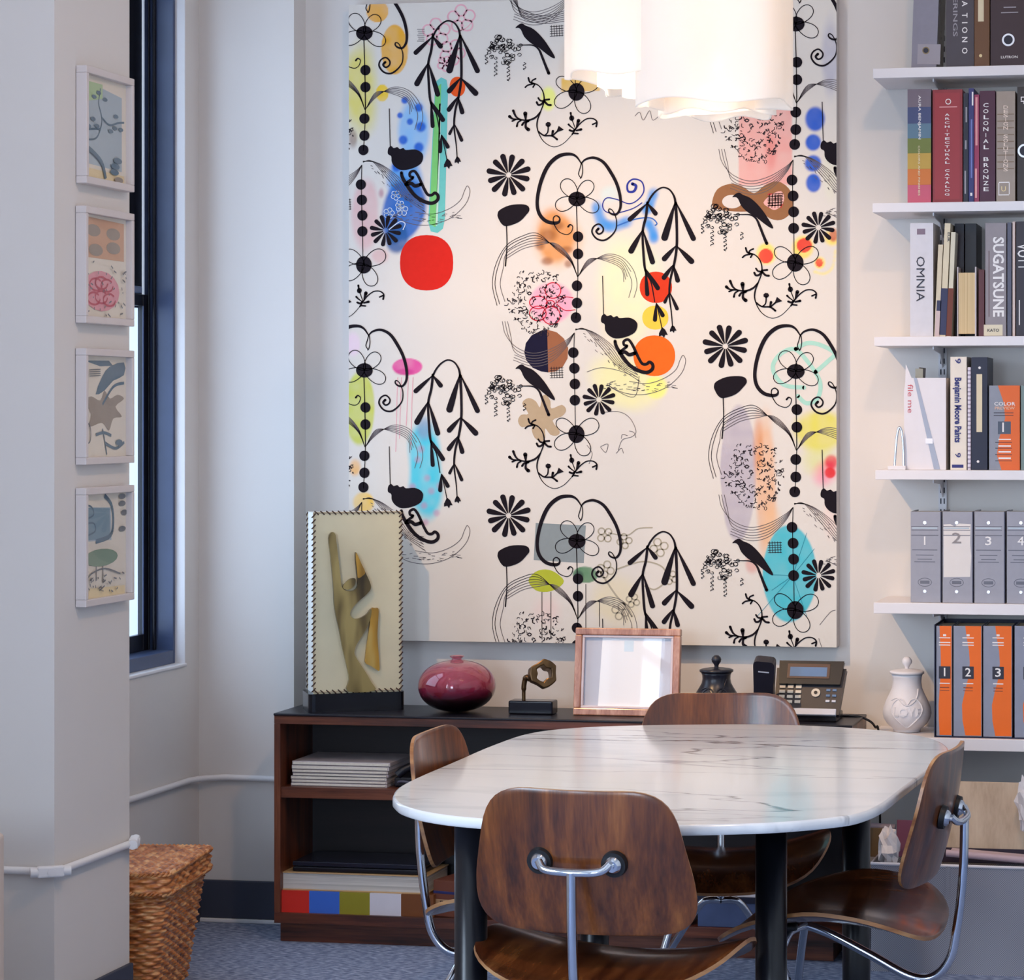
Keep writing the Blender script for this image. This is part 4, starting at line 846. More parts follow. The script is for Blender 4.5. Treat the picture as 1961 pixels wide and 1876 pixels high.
# relief: outline in the panel's own plane
px0, px1, py0, py1 = 618, 783, 983, 1323
def pp(q): x, y = 560 + q[0] / 3.63, 940 + q[1] / 3.63; return (-W2 + (x - px0) / (px1 - px0) * 2 * W2, zbase + (py1 - y) / (py1 - py0) * (ztop - zbase))
body = [(328, 290), (352, 300), (360, 350), (374, 470), (390, 610), (398, 668), (430, 692), (468, 694), (496, 676), (506, 640), (498, 560), (490, 480), (492, 430), (505, 448), (530, 505), (562, 575), (588, 632), (597, 676), (575, 712), (520, 760), (475, 805), (454, 845), (462, 872), (486, 886), (520, 884), (562, 862), (585, 836), (600, 822), (598, 860), (580, 925), (540, 1000), (500, 1060), (484, 1105), (486, 1135), (515, 1185), (560, 1255), (600, 1325), (622, 1384), (440, 1384), (448, 1300), (430, 1200), (402, 1080), (380, 960), (360, 870), (346, 780), (340, 650), (322, 450), (308, 330)]
fin = [(600, 822), (628, 818), (650, 822), (648, 900), (643, 1000), (650, 1120), (656, 1200), (655, 1248), (630, 1236), (598, 1214), (560, 1192), (560, 1150), (572, 1050), (590, 930)]
leaf_ = [(406, 668), (428, 634), (456, 612), (486, 608), (494, 622), (488, 652), (466, 676), (434, 686)]
def relief_mat(name, stops, seed):
    m = bpy.data.materials.new(name); m.use_nodes = True; nt = m.node_tree; b = nt.nodes['Principled BSDF']; L = nt.links.new
    tc = nt.nodes.new('ShaderNodeTexCoord'); mp = nt.nodes.new('ShaderNodeMapping'); mp.inputs['Scale'].default_value = (16, 16, 3.5); mp.inputs['Location'].default_value = (seed, 0, 0); L(tc.outputs['Object'], mp.inputs[0])
    n = nt.nodes.new('ShaderNodeTexNoise'); n.inputs['Scale'].default_value = 1; n.inputs['Detail'].default_value = 2; L(mp.outputs[0], n.inputs['Vector'])
    r = ramp(nt, n.outputs['Fac'], stops); L(r.outputs[0], b.inputs['Base Color']); b.inputs['Metallic'].default_value = 0.5; b.inputs['Roughness'].default_value = 0.3
    return m
bz = relief_mat('bronze_relief', [(0.36, (54, 42, 26)), (0.5, (104, 86, 50)), (0.64, (170, 148, 92))], 0.3); gz_ = relief_mat('gilt_relief', [(0.3, (120, 84, 30)), (0.5, (190, 142, 54)), (0.7, (214, 186, 112))], 2.1)
Tf = T @ Matrix.Translation((0, -D2, 0)) @ Matrix.Rotation(PI / 2, 4, 'X')
def rel(poly, h, mat, name):
    P = catmull([pp(q) for q in poly], 3, True); MB().prism([(p.x, p.y) for p in P], 0.0, h, mat, Tf, smooth_side=True).build(name, lamp, bevel=0.004, bseg=3)
rel(body, 0.018, bz, 'relief_figure'); rel(fin, 0.014, gz_, 'relief_fin'); rel(leaf_, 0.012, bz, 'relief_leaf')
rel([(492, 434), (506, 452), (532, 510), (556, 566), (540, 590), (508, 606), (502, 560), (494, 490)], 0.0205, gz_, 'relief_tip')

# --- magenta glass vase
def vase():
    m = bpy.data.materials.new('magenta_glass'); m.use_nodes = True; nt = m.node_tree; b = nt.nodes['Principled BSDF']; L = nt.links.new
    tc = nt.nodes.new('ShaderNodeTexCoord'); sp = nt.nodes.new('ShaderNodeSeparateXYZ'); L(tc.outputs['Object'], sp.inputs[0])
    mr = nt.nodes.new('ShaderNodeMapRange'); mr.inputs['From Min'].default_value = 0.0; mr.inputs['From Max'].default_value = 0.165; L(sp.outputs['Z'], mr.inputs['Value'])
    r = ramp(nt, mr.outputs[0], [(0.0, (14, 2, 12)), (0.25, (64, 10, 36)), (0.42, (212, 70, 112)), (0.8, (240, 150, 172)), (1.0, (232, 160, 176))]); L(r.outputs[0], b.inputs['Base Color'])
    b.inputs['Roughness'].default_value = 0.03; b.inputs['Transmission Weight'].default_value = 0.8; b.inputs['IOR'].default_value = 1.4; b.inputs['Coat Weight'].default_value = 0.6; b.inputs['Coat Roughness'].default_value = 0.02
    return m
vg = vase(); vp = onZ(875, 1358, ZK); vx, vy = onY(875, 1320, YK + .13).x, YK + .13
Rv = (onY(946, 1315, vy).x - onY(803, 1315, vy).x) / 2; zt_v = onY(875, 1264, vy).z; Hv = zt_v - ZK
def prof(R, H, z0, n=26, e=2.3):
    out = []
    for k in range(n + 1):
        t = -PI / 2 + PI * k / n; c, s_ = math.cos(t), math.sin(t); out.append((max(R * abs(c) ** (2 / e), 0.0), z0 + H / 2 + H / 2 * math.copysign(abs(s_) ** (2 / 2.05), s_)))
    return out
o_ = [p for p in prof(Rv, Hv, 0.0) if True]; o_ = [(0, 0.0)] + [p for p in o_ if p[0] > 0.016 and not (p[1] > Hv * .97 and p[0] < .02)]
o_ = o_ + [(0.015, Hv + .002), (0.014, Hv + .006), (0.020, Hv + .010), (0.022, Hv + .013), (0.018, Hv + .014), (0.011, Hv + .010), (0.011, Hv + .001)]
inn = [p for p in prof(Rv - .005, Hv - .016, 0.012) if p[0] > 0.014]; inn.reverse()
VS = MB().lathe(o_ + inn + [(0, 0.012)], vg, 72)
vo = VS.build('glass_vase'); vo.location = (vx, vy, ZK + 0.0005); tag(vo, 'squat round magenta glass vase with a tiny lip on the black shelf top', 'vase')

# --- small bronze sculpture
bpx = onZ(1015, 1364, ZK); bron = relief_mat('patinated_bronze', [(0.3, (52, 38, 30)), (0.5, (112, 84, 52)), (0.7, (164, 124, 66))], 4.4)
for nd in bron.node_tree.nodes:
    if nd.type == 'BSDF_PRINCIPLED': nd.inputs['Metallic'].default_value = 0.85; nd.inputs['Roughness'].default_value = 0.3
ys = YK + .09; xs0, xs1 = onY(973, 1350, ys).x, onY(1058, 1350, ys).x; zsb = onY(1015, 1342, ys).z
so = thing('bronze_sculpture', ((xs0 + xs1) / 2, ys, ZK), 'small bronze twisted-ring sculpture on a black block beside the vase', 'sculpture')
MB().box((xs0, ys, ZK), (xs1, ys + .06, zsb), M('black_granite', (14, 15, 26), 0.15)).build('base', so, bevel=0.005, bseg=3)
ym = ys + .03; P = lambda x, y, dy=0: onY(x, y, ym + dy)
MB().tube(catmull([P(1003, 1342), P(1003, 1325), P(1004, 1308), P(1008, 1297), P(1016, 1300)], 6), [0.004] + [0.0055] * 7 + [0.0075] * 8 + [0.009] * 9, bron, 14).build('stem', so)
rg = MB(); cc = P(1039, 1291); 
Rm = Matrix.Translation(cc) @ Matrix.Rotation(math.radians(38), 4, 'Z') @ Matrix.Rotation(math.radians(-28), 4, 'Y') @ Matrix.Rotation(math.radians(72), 4, 'X')
vs_, fs_ = [], []
for i in range(36):
    a = 2 * PI * i / 36; hexr = 0.029 / max(math.cos((a % (PI / 3)) - PI / 6), .6); tw = a * 1.5
    for j in range(4):
        b_ = PI / 2 * j + tw * 0 + .785; w_, h_ = (0.013 + .004 * math.sin(3 * a)), 0.027
        q = (hexr + w_ * math.cos(b_)); vs_.append((q * math.cos(a), q * math.sin(a), h_ * math.sin(b_) * (1 + .35 * math.sin(a + 1))))
for i in range(36):
    for j in range(4): fs_.append((i * 4 + j, ((i + 1) % 36) * 4 + j, ((i + 1) % 36) * 4 + (j + 1) % 4, i * 4 + (j + 1) % 4))
rg.add(vs_, fs_, bron, False, Rm); rg.build('twisted_ring', so, bevel=0.003)

# --- picture frame
fw_ = wood('pale_oak_frame', [(132, 78, 58), (176, 118, 92), (206, 158, 132)], stretch=(30, 30, 6), rough=0.4, coat=0.2); fwl = M('pink_white_bevel', (216, 200, 204), 0.35)
yf0 = YK + .10; ybk = 0.03; zfb = ZK + .001
pf = thing('picture_frame', (onY(1197, 1300, yf0).x, yf0, zfb), 'wood frame holding a blank white certificate on a grey mount, standing on the shelf unit', 'picture frame')
x0, x1 = onY(1097, 1300, yf0).x, onY(1299, 1300, yf0).x; z1 = onY(1197, 1203, yf0).z; H = z1 - zfb; Wd = x1 - x0
T = Matrix.Translation((x0, yf0, zfb)) @ Matrix.Rotation(math.radians(-7), 4, 'X'); b_ = 0.021
fr = MB()
for (a0, a1) in [((0, 0, 0), (Wd, .022, b_)), ((0, 0, H - b_), (Wd, .022, H)), ((0, 0, b_), (b_, .022, H - b_)), ((Wd - b_, 0, b_), (Wd, .022, H - b_))]: fr.box(a0, a1, fw_, T)
fr.build('frame', pf, bevel=0.003)
fi = MB(); c = b_ + .007
for (a0, a1) in [((b_, .004, b_), (Wd - b_, .015, c)), ((b_, .004, H - c), (Wd - b_, .015, H - b_)), ((b_, .004, c), (c, .015, H - c)), ((Wd - c, .004, c), (Wd - b_, .015, H - c))]: fi.box(a0, a1, fwl, T)
fi.build('inner_bevel', pf, bevel=0.0015)
MB().box((c, .014, c), (Wd - c, .0155, H - c), M('grey_mount', (196, 198, 210), 0.8), T).build('mount', pf)
ppx = lambda x: (x - 1097) / 202 * Wd
ppz = lambda y: (1365 - y) / 162 * H
MB().prism([(ppx(1142), ppz(1357)), (ppx(1258), ppz(1357)), (ppx(1262), ppz(1216)), (ppx(1148), ppz(1216))], 0, .0006, M('certificate_paper', (250, 250, 252), 0.6, noise=0.0), T @ Matrix.Translation((0, .0138, 0)) @ Matrix.Rotation(PI / 2, 4, 'X')).box((ppx(1190), .0128, ppz(1246)), (ppx(1208), .0131, ppz(1226)), M('pale_blue_seal', (224, 240, 250), 0.6), T).build('certificate', pf)
MB().box((c, .008, c), (Wd - c, .009, H - c), PGLASS, T).build('glass', pf)
MB().box((Wd / 2 - .02, .022, H * .1), (Wd / 2 + .02, .025, H * .7), M('black_easel', (30, 30, 30), .7), T @ Matrix.Translation((0, 0, 0))).build('easel_back', pf)

# --- two lidded jars of one shape
def jar_prof(R, H):      # body outline (fraction of R, fraction of H)
    return [(r * R, z * H) for r, z in [(0, 0), (.52, 0), (.56, .012), (.54, .035), (.60, .06), (.82, .14), (.95, .23), (1.0, .32), (.97, .42), (.86, .54), (.72, .66), (.62, .76), (.585, .86), (.60, .95), (.64, 1.0), (.58, 1.0), (.53, .95), (.52, .86), (0, .84)]]
def jar(name, x, y, z, R, H, kn, mat, label, word):
    o = thing(name, (x, y, z), label, 'jar')
    MB().lathe(jar_prof(R, H), mat, 56, c=(x, y, z)).build('body', o)
    L_ = MB().lathe([(0, H + .004), (.0, H + .004), (.60 * R, H), (.70 * R, H + .002), (.71 * R, H + .008), (.60 * R, H + .011), (.34 * R, H + .014), (.10 * R, H + .016)], mat, 48, c=(x, y, z))
    L_.build('lid', o)
    MB().lathe([(.10 * R, H + .013), (.085 * R, H + .019), (.11 * R, H + .024), (.19 * R, H + .031), (.21 * R, H + .038), (.17 * R, H + .045), (.09 * R, H + .050), (0, H + .051)], mat, 24, c=(x, y, z)).build('knob', o)
    # heart relief and word on the front of the belly, following the round surface
    zc = z + H * .36; yaw = math.atan2(-x, y)      # face roughly to the room
    def onbelly(u, w_, lift):
        zz = (zc + w_ - z) / H; pr = [(r, q) for r, q in [(.60, .06), (.82, .14), (.95, .23), (1.0, .32), (.97, .42), (.86, .54), (.72, .66), (.62, .76)]]
        r = np.interp(zz, [q for _, q in pr], [r for r, _ in pr]) * R + lift; a = -PI / 2 + u / R + 0.12
        return Vector((x + r * math.cos(a), y + r * math.sin(a), zc + w_))
    hp = [(0, .020), (.012, .032), (.028, .034), (.042, .022), (.042, .004), (.026, -.018), (0, -.038), (-.026, -.018), (-.042, .004), (-.042, .022), (-.028, .034), (-.012, .032)]
    q = R / .062
    k = MB().tube([onbelly(p.x * q, p.y * q, .001) for p in catmull(hp, 4, True)], .0022, mat, 8, closed=True)
    k.tube([onbelly(p.x * q, p.y * q, .001) for p in catmull([(-.052, .03), (-.03, .036), (0, .018), (.03, .034), (.05, .058)], 4)], .0018, mat, 8)
    t_ = MB().text(word, mat, None, 0.031 * q, 1.0, extrude=.0016, bold=.03)
    k.add([onbelly(v[0], v[1] + .002, .0012 + v[2]) for v in t_.v], [f for f in t_.f], mat)
    k.build('heart_relief', o); return o
zsh6 = onY(1800, 1413, 7.41).z
wj = M('white_bisque', (224, 220, 222), 0.5, noise=0.02, scale=12); bj = M('black_glaze', (30, 31, 42), 0.3, noise=0.1)
yj = 7.545; R_ = (onY(1784, 1360, yj).x - onY(1691, 1360, yj).x) / 2; Hj = onY(1737, 1291, yj).z - zsh6
jar('lidded_jar', onY(1737, 1360, yj).x, yj, zsh6 + .001, R_, Hj, 0, wj, 'white lidded jar with raised heart lettered LOVE on the white shelf', 'LOVE')
yj2 = YK + .14; R2 = (onY(1416, 1340, yj2).x - onY(1326, 1340, yj2).x) / 2; jar('lidded_jar', onY(1372, 1340, yj2).x, yj2, ZK + .001, R2 * 1.0, onY(1372, 1288, yj2).z - ZK, 0, bj, 'black lidded jar with pointed knob behind the far chair', 'LOVE')

# --- desk phone
ph = M('phone_charcoal', (34, 32, 42), 0.35, noise=0.06, scale=60); phd = M('phone_dark', (20, 20, 26), 0.25); key = M('phone_keys', (206, 196, 180), 0.4); scr = M('phone_screen', (96, 124, 160), 0.2); silv = M('phone_silver', (200, 204, 216), 0.3)
yp_ = YK + .055; xp0, xp1 = onY(1482, 1370, yp_).x, onY(1606, 1370, yp_).x
po = thing('desk_phone', ((xp0 + xp1) / 2, yp_, ZK), 'charcoal office desk phone with handset and small screen on the shelf unit', 'phone')
Wp = xp1 - xp0; MB().box((xp0 + .01, yp_ + .006, ZK), (xp1 - .008, yp_ + .13, ZK + .022), phd).build('foot', po, bevel=0.004)
T = Matrix.Translation((xp0, yp_, ZK + .022)) @ Matrix.Rotation(math.radians(60), 4, 'X') @ Matrix.Rotation(0.0, 4, 'Z')
Hp = (onY(1550, 1284, yp_).z - (ZK + .022)) / math.sin(math.radians(60))
MB().prism([(0, 0), (Wp, 0), (Wp + .012, Hp), (-.004, Hp)], -.018, 0, ph, T).build('body', po, bevel=0.004)
Hs = .05; hb = MB().prism([(.008, Hp * .62), (Wp - .002, Hp * .62), (Wp + .006, Hp + .018), (.004, Hp + .018)], 0, .012, phd, T); hb.build('display_housing', po, bevel=0.003)
sd = MB().box((.03, Hp * .74, .012), (Wp - .034, Hp + .008, .0135), M('bezel_bronze', (74, 50, 44), .3), T).box((.038, Hp * .78, .0135), (Wp - .042, Hp * .98, .0142), scr, T); sd.build('screen', po)
kb = MB()
for r in range(4):
    for c_ in range(3): kb.box((.010 + c_ * .0235, Hp * .55 - r * .0155, 0), (.027 + c_ * .0235, Hp * .55 - r * .0155 + .0095, .004), key, T)
kb.build('keypad', po, bevel=0.001)
nb = MB().tube([(0, 0, 0), (0, 0, .004)], .013, key, 20, T=T @ Matrix.Translation((Wp * .62, Hp * .46, 0))).tube([(0, 0, .003), (0, 0, .006)], .005, phd, 14, T=T @ Matrix.Translation((Wp * .62, Hp * .46, 0)))
nb.build('navigation_key', po)
fk = MB()
for r in range(3):
    for c_ in range(2): fk.box((Wp * .78 + c_ * .018, Hp * .50 - r * .017, 0), (Wp * .78 + .012 + c_ * .018, Hp * .50 - r * .017 + .007, .003), silv if r > 1 else scr, T)
fk.build('function_keys', po, bevel=0.001)
MB().box((.02, -.002, -.008), (Wp - .008, .018, .003), silv, T).build('silver_rail', po, bevel=0.002)
hx = onY(1462, 1300, yp_).x; ztp = onY(1470, 1250, yp_ + .05).z
hs = MB(); hT = Matrix.Translation((hx, yp_ + .02, ZK + .012)) @ Matrix.Rotation(math.radians(24), 4, 'X') @ Matrix.Rotation(math.radians(5), 4, 'Y')
LH = (ztp - ZK - .012) / math.cos(math.radians(24)); hw = .031
hs.prism(rounded([(-hw, 0, .012), (hw, 0, .012), (hw * .9, LH * .5, .02), (hw, LH, .016), (-hw, LH, .016), (-hw * .9, LH * .5, .02)], 4), -.004, .030, ph, hT @ Matrix.Rotation(PI / 2, 4, 'X'))
hs.box((-hw * .6, -.02, LH - .05), (hw * .6, .012, LH - .015), ph, hT).box((-hw * .5, -.0305, LH * .82), (hw * .5, -.030, LH * .84), silv, hT); hs.build('handset', po, bevel=0.006, bseg=3)
cab = [onY(1600, 1371, YK + .2), onY(1640, 1371, YK + .2), onY(1665, 1380, YK + .22), onY(1676, 1392, YK + .24), onY(1683, 1412, YK + .25)]
cab = [Vector(p) for p in cab]; cab += [Vector((cab[-1].x + .005, cab[-1].y, .3)), Vector((cab[-1].x + .005, YP + .05, .05))]
m = MB().tube(catmull(cab, 6), .0035, phd, 8); mesh1(m, 'phone_cable', cab[0], 'black cable curling off the right end of the shelf unit behind the phone', 'cable', 'cables behind the phone')
c2 = [onY(1590, 1374, YK + .18), onY(1620, 1376, YK + .18), onY(1640, 1384, YK + .2), onY(1650, 1396, YK + .22)]; c2.append(Vector((XK1 + .012, YK + .24, .3)))
mesh1(MB().tube(catmull(c2, 6), .002, phd, 8), 'phone_cable', c2[0], 'thin cable between the phone and the thicker black cable', 'cable', 'cables behind the phone')

# ================================================================ pendant lamp
def shade_mat():
    m = bpy.data.materials.new('frosted_shade'); m.use_nodes = True; nt = m.node_tree; L = nt.links.new; nt.nodes.remove(nt.nodes['Principled BSDF']); out = nt.nodes['Material Output']
    d = nt.nodes.new('ShaderNodeBsdfDiffuse'); d.inputs[0].default_value = (0.92, 0.9, 0.87, 1); t = nt.nodes.new('ShaderNodeBsdfTranslucent'); t.inputs[0].default_value = (0.98, 0.92, 0.86, 1)
    mx = nt.nodes.new('ShaderNodeMixShader'); mx.inputs[0].default_value = 0.55; L(d.outputs[0], mx.inputs[1]); L(t.outputs[0], mx.inputs[2])
    tp = nt.nodes.new('ShaderNodeBsdfTransparent'); m2 = nt.nodes.new('ShaderNodeMixShader'); m2.inputs[0].default_value = 0.12; L(mx.outputs[0], m2.inputs[1]); L(tp.outputs[0], m2.inputs[2])
    e = nt.nodes.new('ShaderNodeEmission'); e.inputs[0].default_value = (1.0, 0.9, 0.76, 1); e.inputs[1].default_value = 0.05; a = nt.nodes.new('ShaderNodeAddShader'); L(m2.outputs[0], a.inputs[0]); L(e.outputs[0], a.inputs[1])
    L(a.outputs[0], out.inputs[0]); return m
SM = shade_mat(); dl = 6.20
lc_ = atd(1302, 226, dl); pend = thing('pendant_lamp', (lc_.x, lc_.y, lc_.z), 'cluster pendant lamp of wavy frosted white shades hanging over the marble table', 'lamp')
def wavy(pxa, pxb, pyb, dy, ph_, lobes, amp, depth=.17, ztop=None):
    a, b = atd(pxa, pyb, dl + dy), atd(pxb, pyb, dl + dy); cx, cy, z0 = (a.x + b.x) / 2, (a.y + b.y) / 2, (a.z + b.z) / 2; rx = (b - a).length / 2; z1 = z0 + 0.42
    n = 120; vs = []; fs = []; ax = math.atan2((b - a).y, (b - a).x); rings = [z0, z0 + .004, z0 + .1, z0 + .2, z0 + .3, z1]
    for z in rings:
        for k in range(n):
            t = 2 * PI * k / n; w_ = 1 + amp * math.sin(lobes * t + ph_) + amp * .5 * math.sin((lobes + 2) * t + 1.3 * ph_)
            r = (rx * math.cos(t) * (w_ * .5 + .5) , depth * math.sin(t) * w_); zz = z + .006 * math.sin(lobes * t + ph_ * 2) * (1 if z < z0 + .02 else 0)
            vs.append((cx + r[0] * math.cos(ax) - r[1] * math.sin(ax), cy + r[0] * math.sin(ax) + r[1] * math.cos(ax), zz))
    for i in range(len(rings) - 1):
        for k in range(n): fs.append((i * n + k, i * n + (k + 1) % n, (i + 1) * n + (k + 1) % n, (i + 1) * n + k))
    m = MB().add(vs, fs, SM, True); o = m.build('shade', pend); md = o.modifiers.new('solid', 'SOLIDIFY'); md.thickness = 0.004; return cx, cy, z0
s1 = wavy(1082, 1330, 150, -.03, 0.4, 5, .10, .13); s2 = wavy(1145, 1450, 174, .03, 2.0, 5, .10, .13); wavy(1199, 1470, 189, .07, 1.1, 6, .08, .12)
s4 = wavy(1216, 1521, 203, -.08, 5.1, 4, .10, .14); s3 = wavy(1262, 1484, 220, .10, 3.7, 6, .12, .10)
stem = MB()
for s_ in (s1, s3, s4):
    stem.tube([(s_[0], s_[1], s_[2] + .30), (s_[0], s_[1], CE)], .004, chrome, 10)
stem.lathe([(0, -.03), (.07, -.03), (.07, 0), (0, 0)], trimw, 40, c=(lc_.x, lc_.y, CE)).build('stem', pend)
bm = M('lamp_bulb', (255, 240, 220), 0.4, noise=0, emit=(255, 226, 180), estr=2)
for k, s_ in enumerate((s1, s3, s4)):
    MB().lathe([(0, 0), (.018, .006), (.03, .025), (.031, .042), (.022, .065), (.013, .085), (.013, .11), (0, .11)], bm, 24, c=(s_[0], s_[1], s_[2] + .19)).build('bulb', pend)
    lo = light('pendant_bulb', 'POINT', (s_[0], s_[1], s_[2] + .2), 0.35, WARM, 0.03)
    light('pendant_downlight', 'SPOT', (s_[0], s_[1], s_[2] + .12), 13, (1.0, 0.80, 0.60), 0.03, aim=(s_[0], s_[1], 0), spot=105, blend=0.6)

# ================================================================ four small framed prints on the column
YF_ = XC + 0.028
fcol = M('frame_white_paint', (214, 206, 204), 0.45, noise=0.02); mount = M('print_paper', (226, 218, 204), 0.7, noise=0.03)
def colframe(pxn, pxf, yn0, yn1, art, label):
    """pxn/pxf: pixel x of the near/far front edges; yn0/yn1 top and bottom at the near edge"""
    XF = XC + 0.030
    a = onX(pxn, (yn0 + yn1) / 2, XF); b = onX(pxf, (yn0 + yn1) / 2, XF); z1 = onX(pxn, yn0, XF).z; z0 = onX(pxn, yn1, XF).z
    yy1 = min(b.y, YC1 + .015); L_ = b.y - a.y; H_ = z1 - z0; bw = .018
    o = thing('framed_print', (XC, (a.y + b.y) / 2, z0), label, 'picture', 'small framed prints on the wall column')
    m = MB(); Y0, Y1 = a.y, b.y
    for (p, q) in [((Y0, z0), (Y1, z0 + bw)), ((Y0, z1 - bw), (Y1, z1)), ((Y0, z0 + bw), (Y0 + bw * .8, z1 - bw)), ((Y1 - bw * .8, z0 + bw), (Y1, z1 - bw))]: m.box((XC + .001, p[0], p[1]), (XF, q[0], q[1]), fcol)
    m.build('frame', o, bevel=0.002)
    d = MB(); d.box((XC + .002, Y0 + .01, z0 + .01), (XC + .012, Y1 - .01, z1 - .01), mount)
    def C(u, v): return (Y0 + bw * .8 + u * (L_ - 1.6 * bw), z0 + bw + (1 - v) * (H_ - 2 * bw))
    lay = [0]
    def poly(pts, mat, sm=0):
        lay[0] += 1; P_ = [(p.x, p.y) for p in catmull(pts, sm, True)] if sm else pts; P_ = [C(min(max(p[0], 0), 1), min(max(p[1], 0), 1)) for p in P_]
        d.add([(XC + .0122 + .0002 * lay[0], p[0], p[1]) for p in P_], [tuple(t) for t in tessellate_polygon([[Vector((*p, 0)) for p in P_]])], mat)
    def line(pts, w_, mat):
        lay[0] += 1; P_ = catmull(pts, 5) if len(pts) > 2 else [Vector((*p, 0)) for p in pts]
        for i in range(len(P_) - 1):
            t = (P_[i + 1] - P_[i]); t = t.normalized() if t.length else Vector((1, 0, 0)); nn = Vector((-t.y, t.x, 0)) * w_ / 2
            q = [C(*(v.x, v.y)) for v in (P_[i] - nn, P_[i] + nn, P_[i + 1] + nn, P_[i + 1] - nn)]
            d.add([(XC + .0122 + .0002 * lay[0], p[0], p[1]) for p in q], [(0, 1, 2, 3)], mat)
    art(poly, line); d.build('print', o)
    MB().box((XF - .010, Y0 + bw * .6, z0 + bw * .7), (XF - .0085, Y1 - bw * .6, z1 - bw * .7), PGLASS).build('glass', o)
pc = lambda n, c: M('print_' + n, c, 0.7, noise=0.04)
bg_, gr_, sl_, pk_, or_, tn_ = pc('blue', (172, 186, 194)), pc('green', (176, 200, 158)), pc('slate', (104, 126, 142)), pc('pink', (222, 158, 168)), pc('peach', (206, 166, 140)), pc('taupe', (160, 150, 140))
yl_ = pc('cream', (230, 212, 172)); cr_ = pc('rose', (196, 96, 112)); dg_ = pc('grey', (120, 124, 130)); sg_ = pc('sage', (134, 156, 138))
def circ_(cx, cy, rx, ry, n=16): return [(cx + rx * math.cos(2 * PI * k / n), cy + ry * math.sin(2 * PI * k / n)) for k in range(n)]
def art1(p, l):
    p([(.05, .06), (.9, .14), (.9, .88), (.0, .86)], bg_); p([(.05, .06), (.45, .06), (.45, .2), (.08, .26)], gr_); p([(0, .9), (.95, .92), (.95, 1), (0, 1)], yl_)
    l([(.4, .1), (.36, .25), (.42, .36), (.42, .46), (.3, .6), (.02, .64)], .018, sl_); l([(.42, .38), (.6, .44), (.8, .4), (.95, .38)], .02, sl_); l([(.4, .5), (.2, .52), (.05, .54)], .022, sl_)
    for (x, y) in [(.25, .2), (.5, .2), (.35, .15), (.75, .34), (.72, .46), (.86, .46), (.22, .42), (.12, .5), (.62, .5), (.3, .48)]: p(circ_(x, y, .055, .02), sl_)
    l([(.05, .7), (.25, .76), (.42, .84), (.5, .98)], .05, sl_)
    for k, (x, y) in enumerate([(.78, .78), (.72, .84), (.7, .9), (.8, .97)]): p(circ_(x, y, .1, .03), sl_ if k < 3 else tn_)
def art2(p, l):
    p([(.0, .02), (.95, .04), (.95, .42), (0, .42)], or_)
    for (x, y) in [(.25, .15), (.7, .16), (.3, .34), (.7, .3)]: p(circ_(x, y, .16, .06), tn_)
    p(circ_(.42, .74, .42, .2), pk_)
    for (x, y) in [(.3, .68), (.55, .68), (.42, .8), (.25, .82), (.6, .82), (.42, .66)]: l(circ_(x, y, .14, .06, 9), .02, cr_)
    r = random.Random(2)
    for _ in range(40): x, y = r.uniform(.02, .95), r.uniform(.44, .97); l([(x, y), (x + r.uniform(-.07, .07), y + r.uniform(.01, .03))], .015, dg_)
def art3(p, l):
    p([(.05, .05), (.4, .1), (.7, .09), (.6, .04)], sl_); p([(.3, .38), (.45, .2), (.62, .1), (.95, .05), (.95, .18), (.7, .24), (.5, .34)], sl_, 2)
    p([(.05, .45), (.2, .4), (.4, .44), (.5, .34), (.62, .42), (.8, .38), (.95, .42), (.75, .5), (.9, .6), (.7, .62), (.6, .74), (.45, .66), (.15, .7), (.2, .58)], tn_, 3)
    l([(.95, .26), (.7, .3), (.45, .48)], .03, sl_); l([(.45, .72), (.5, .84), (.55, .98)], .02, sl_); l([(.3, .78), (.48, .76), (.65, .79)], .03, sl_); l([(.5, .86), (.75, .92), (.95, .86)], .03, sl_)
    for k in range(4): l([(.15, .14 + k * .02), (.4, .13 + k * .02)], .008, dg_)
    p(circ_(.82, .86, .08, .03), sl_); l([(.02, .62), (.16, .7), (.16, .84), (.02, .88)], .015, dg_)
def art4(p, l):
    p([(.03, .12), (.65, .14), (.66, .46), (.03, .45)], bg_); p([(.03, .12), (.62, .15), (.62, .44), (.03, .44)], pc('teal', (126, 152, 166))); l([(.5, .02), (.66, .12), (.7, .3), (.62, .42), (.3, .46)], .045, sl_)
    l([(.03, .1), (.2, .12), (.25, .2), (.05, .24)], .018, sl_); l([(.03, .28), (.25, .28), (.28, .36), (.06, .4)], .018, sl_); p(circ_(.42, .62, .38, .085), sg_)
    for (x, y) in [(.9, .04), (.9, .11), (.95, .2), (.9, .36)]: p(circ_(x, y, .08, .028), dg_)
    l([(.3, .7), (.3, .84)], .015, dg_); l([(.45, .7), (.45, .86)], .015, dg_); l([(.05, .84), (.2, .76), (.5, .73), (.85, .8)], .015, dg_); p([(0, .9), (.95, .92), (.95, 1), (0, 1)], yl_)
    r = random.Random(7)
    for _ in range(26): x, y = r.uniform(.05, .9), r.uniform(.78, .95); l([(x, y), (x + r.uniform(-.07, .07), y + r.uniform(.01, .03))], .015, dg_)
colframe(166, 258, 124, 350, art1, 'small white-framed print with blue ground and sprigs, topmost on the wall column')
colframe(165, 258, 393, 618, art2, 'small white-framed print with pink blot, second from the top on the wall column')
colframe(165, 258, 666, 890, art3, 'small white-framed print with grey bird tail and leaf shape, third down on the column')
colframe(165, 258, 934, 1163, art4, 'small white-framed print with blue square and green oval, lowest on the wall column')
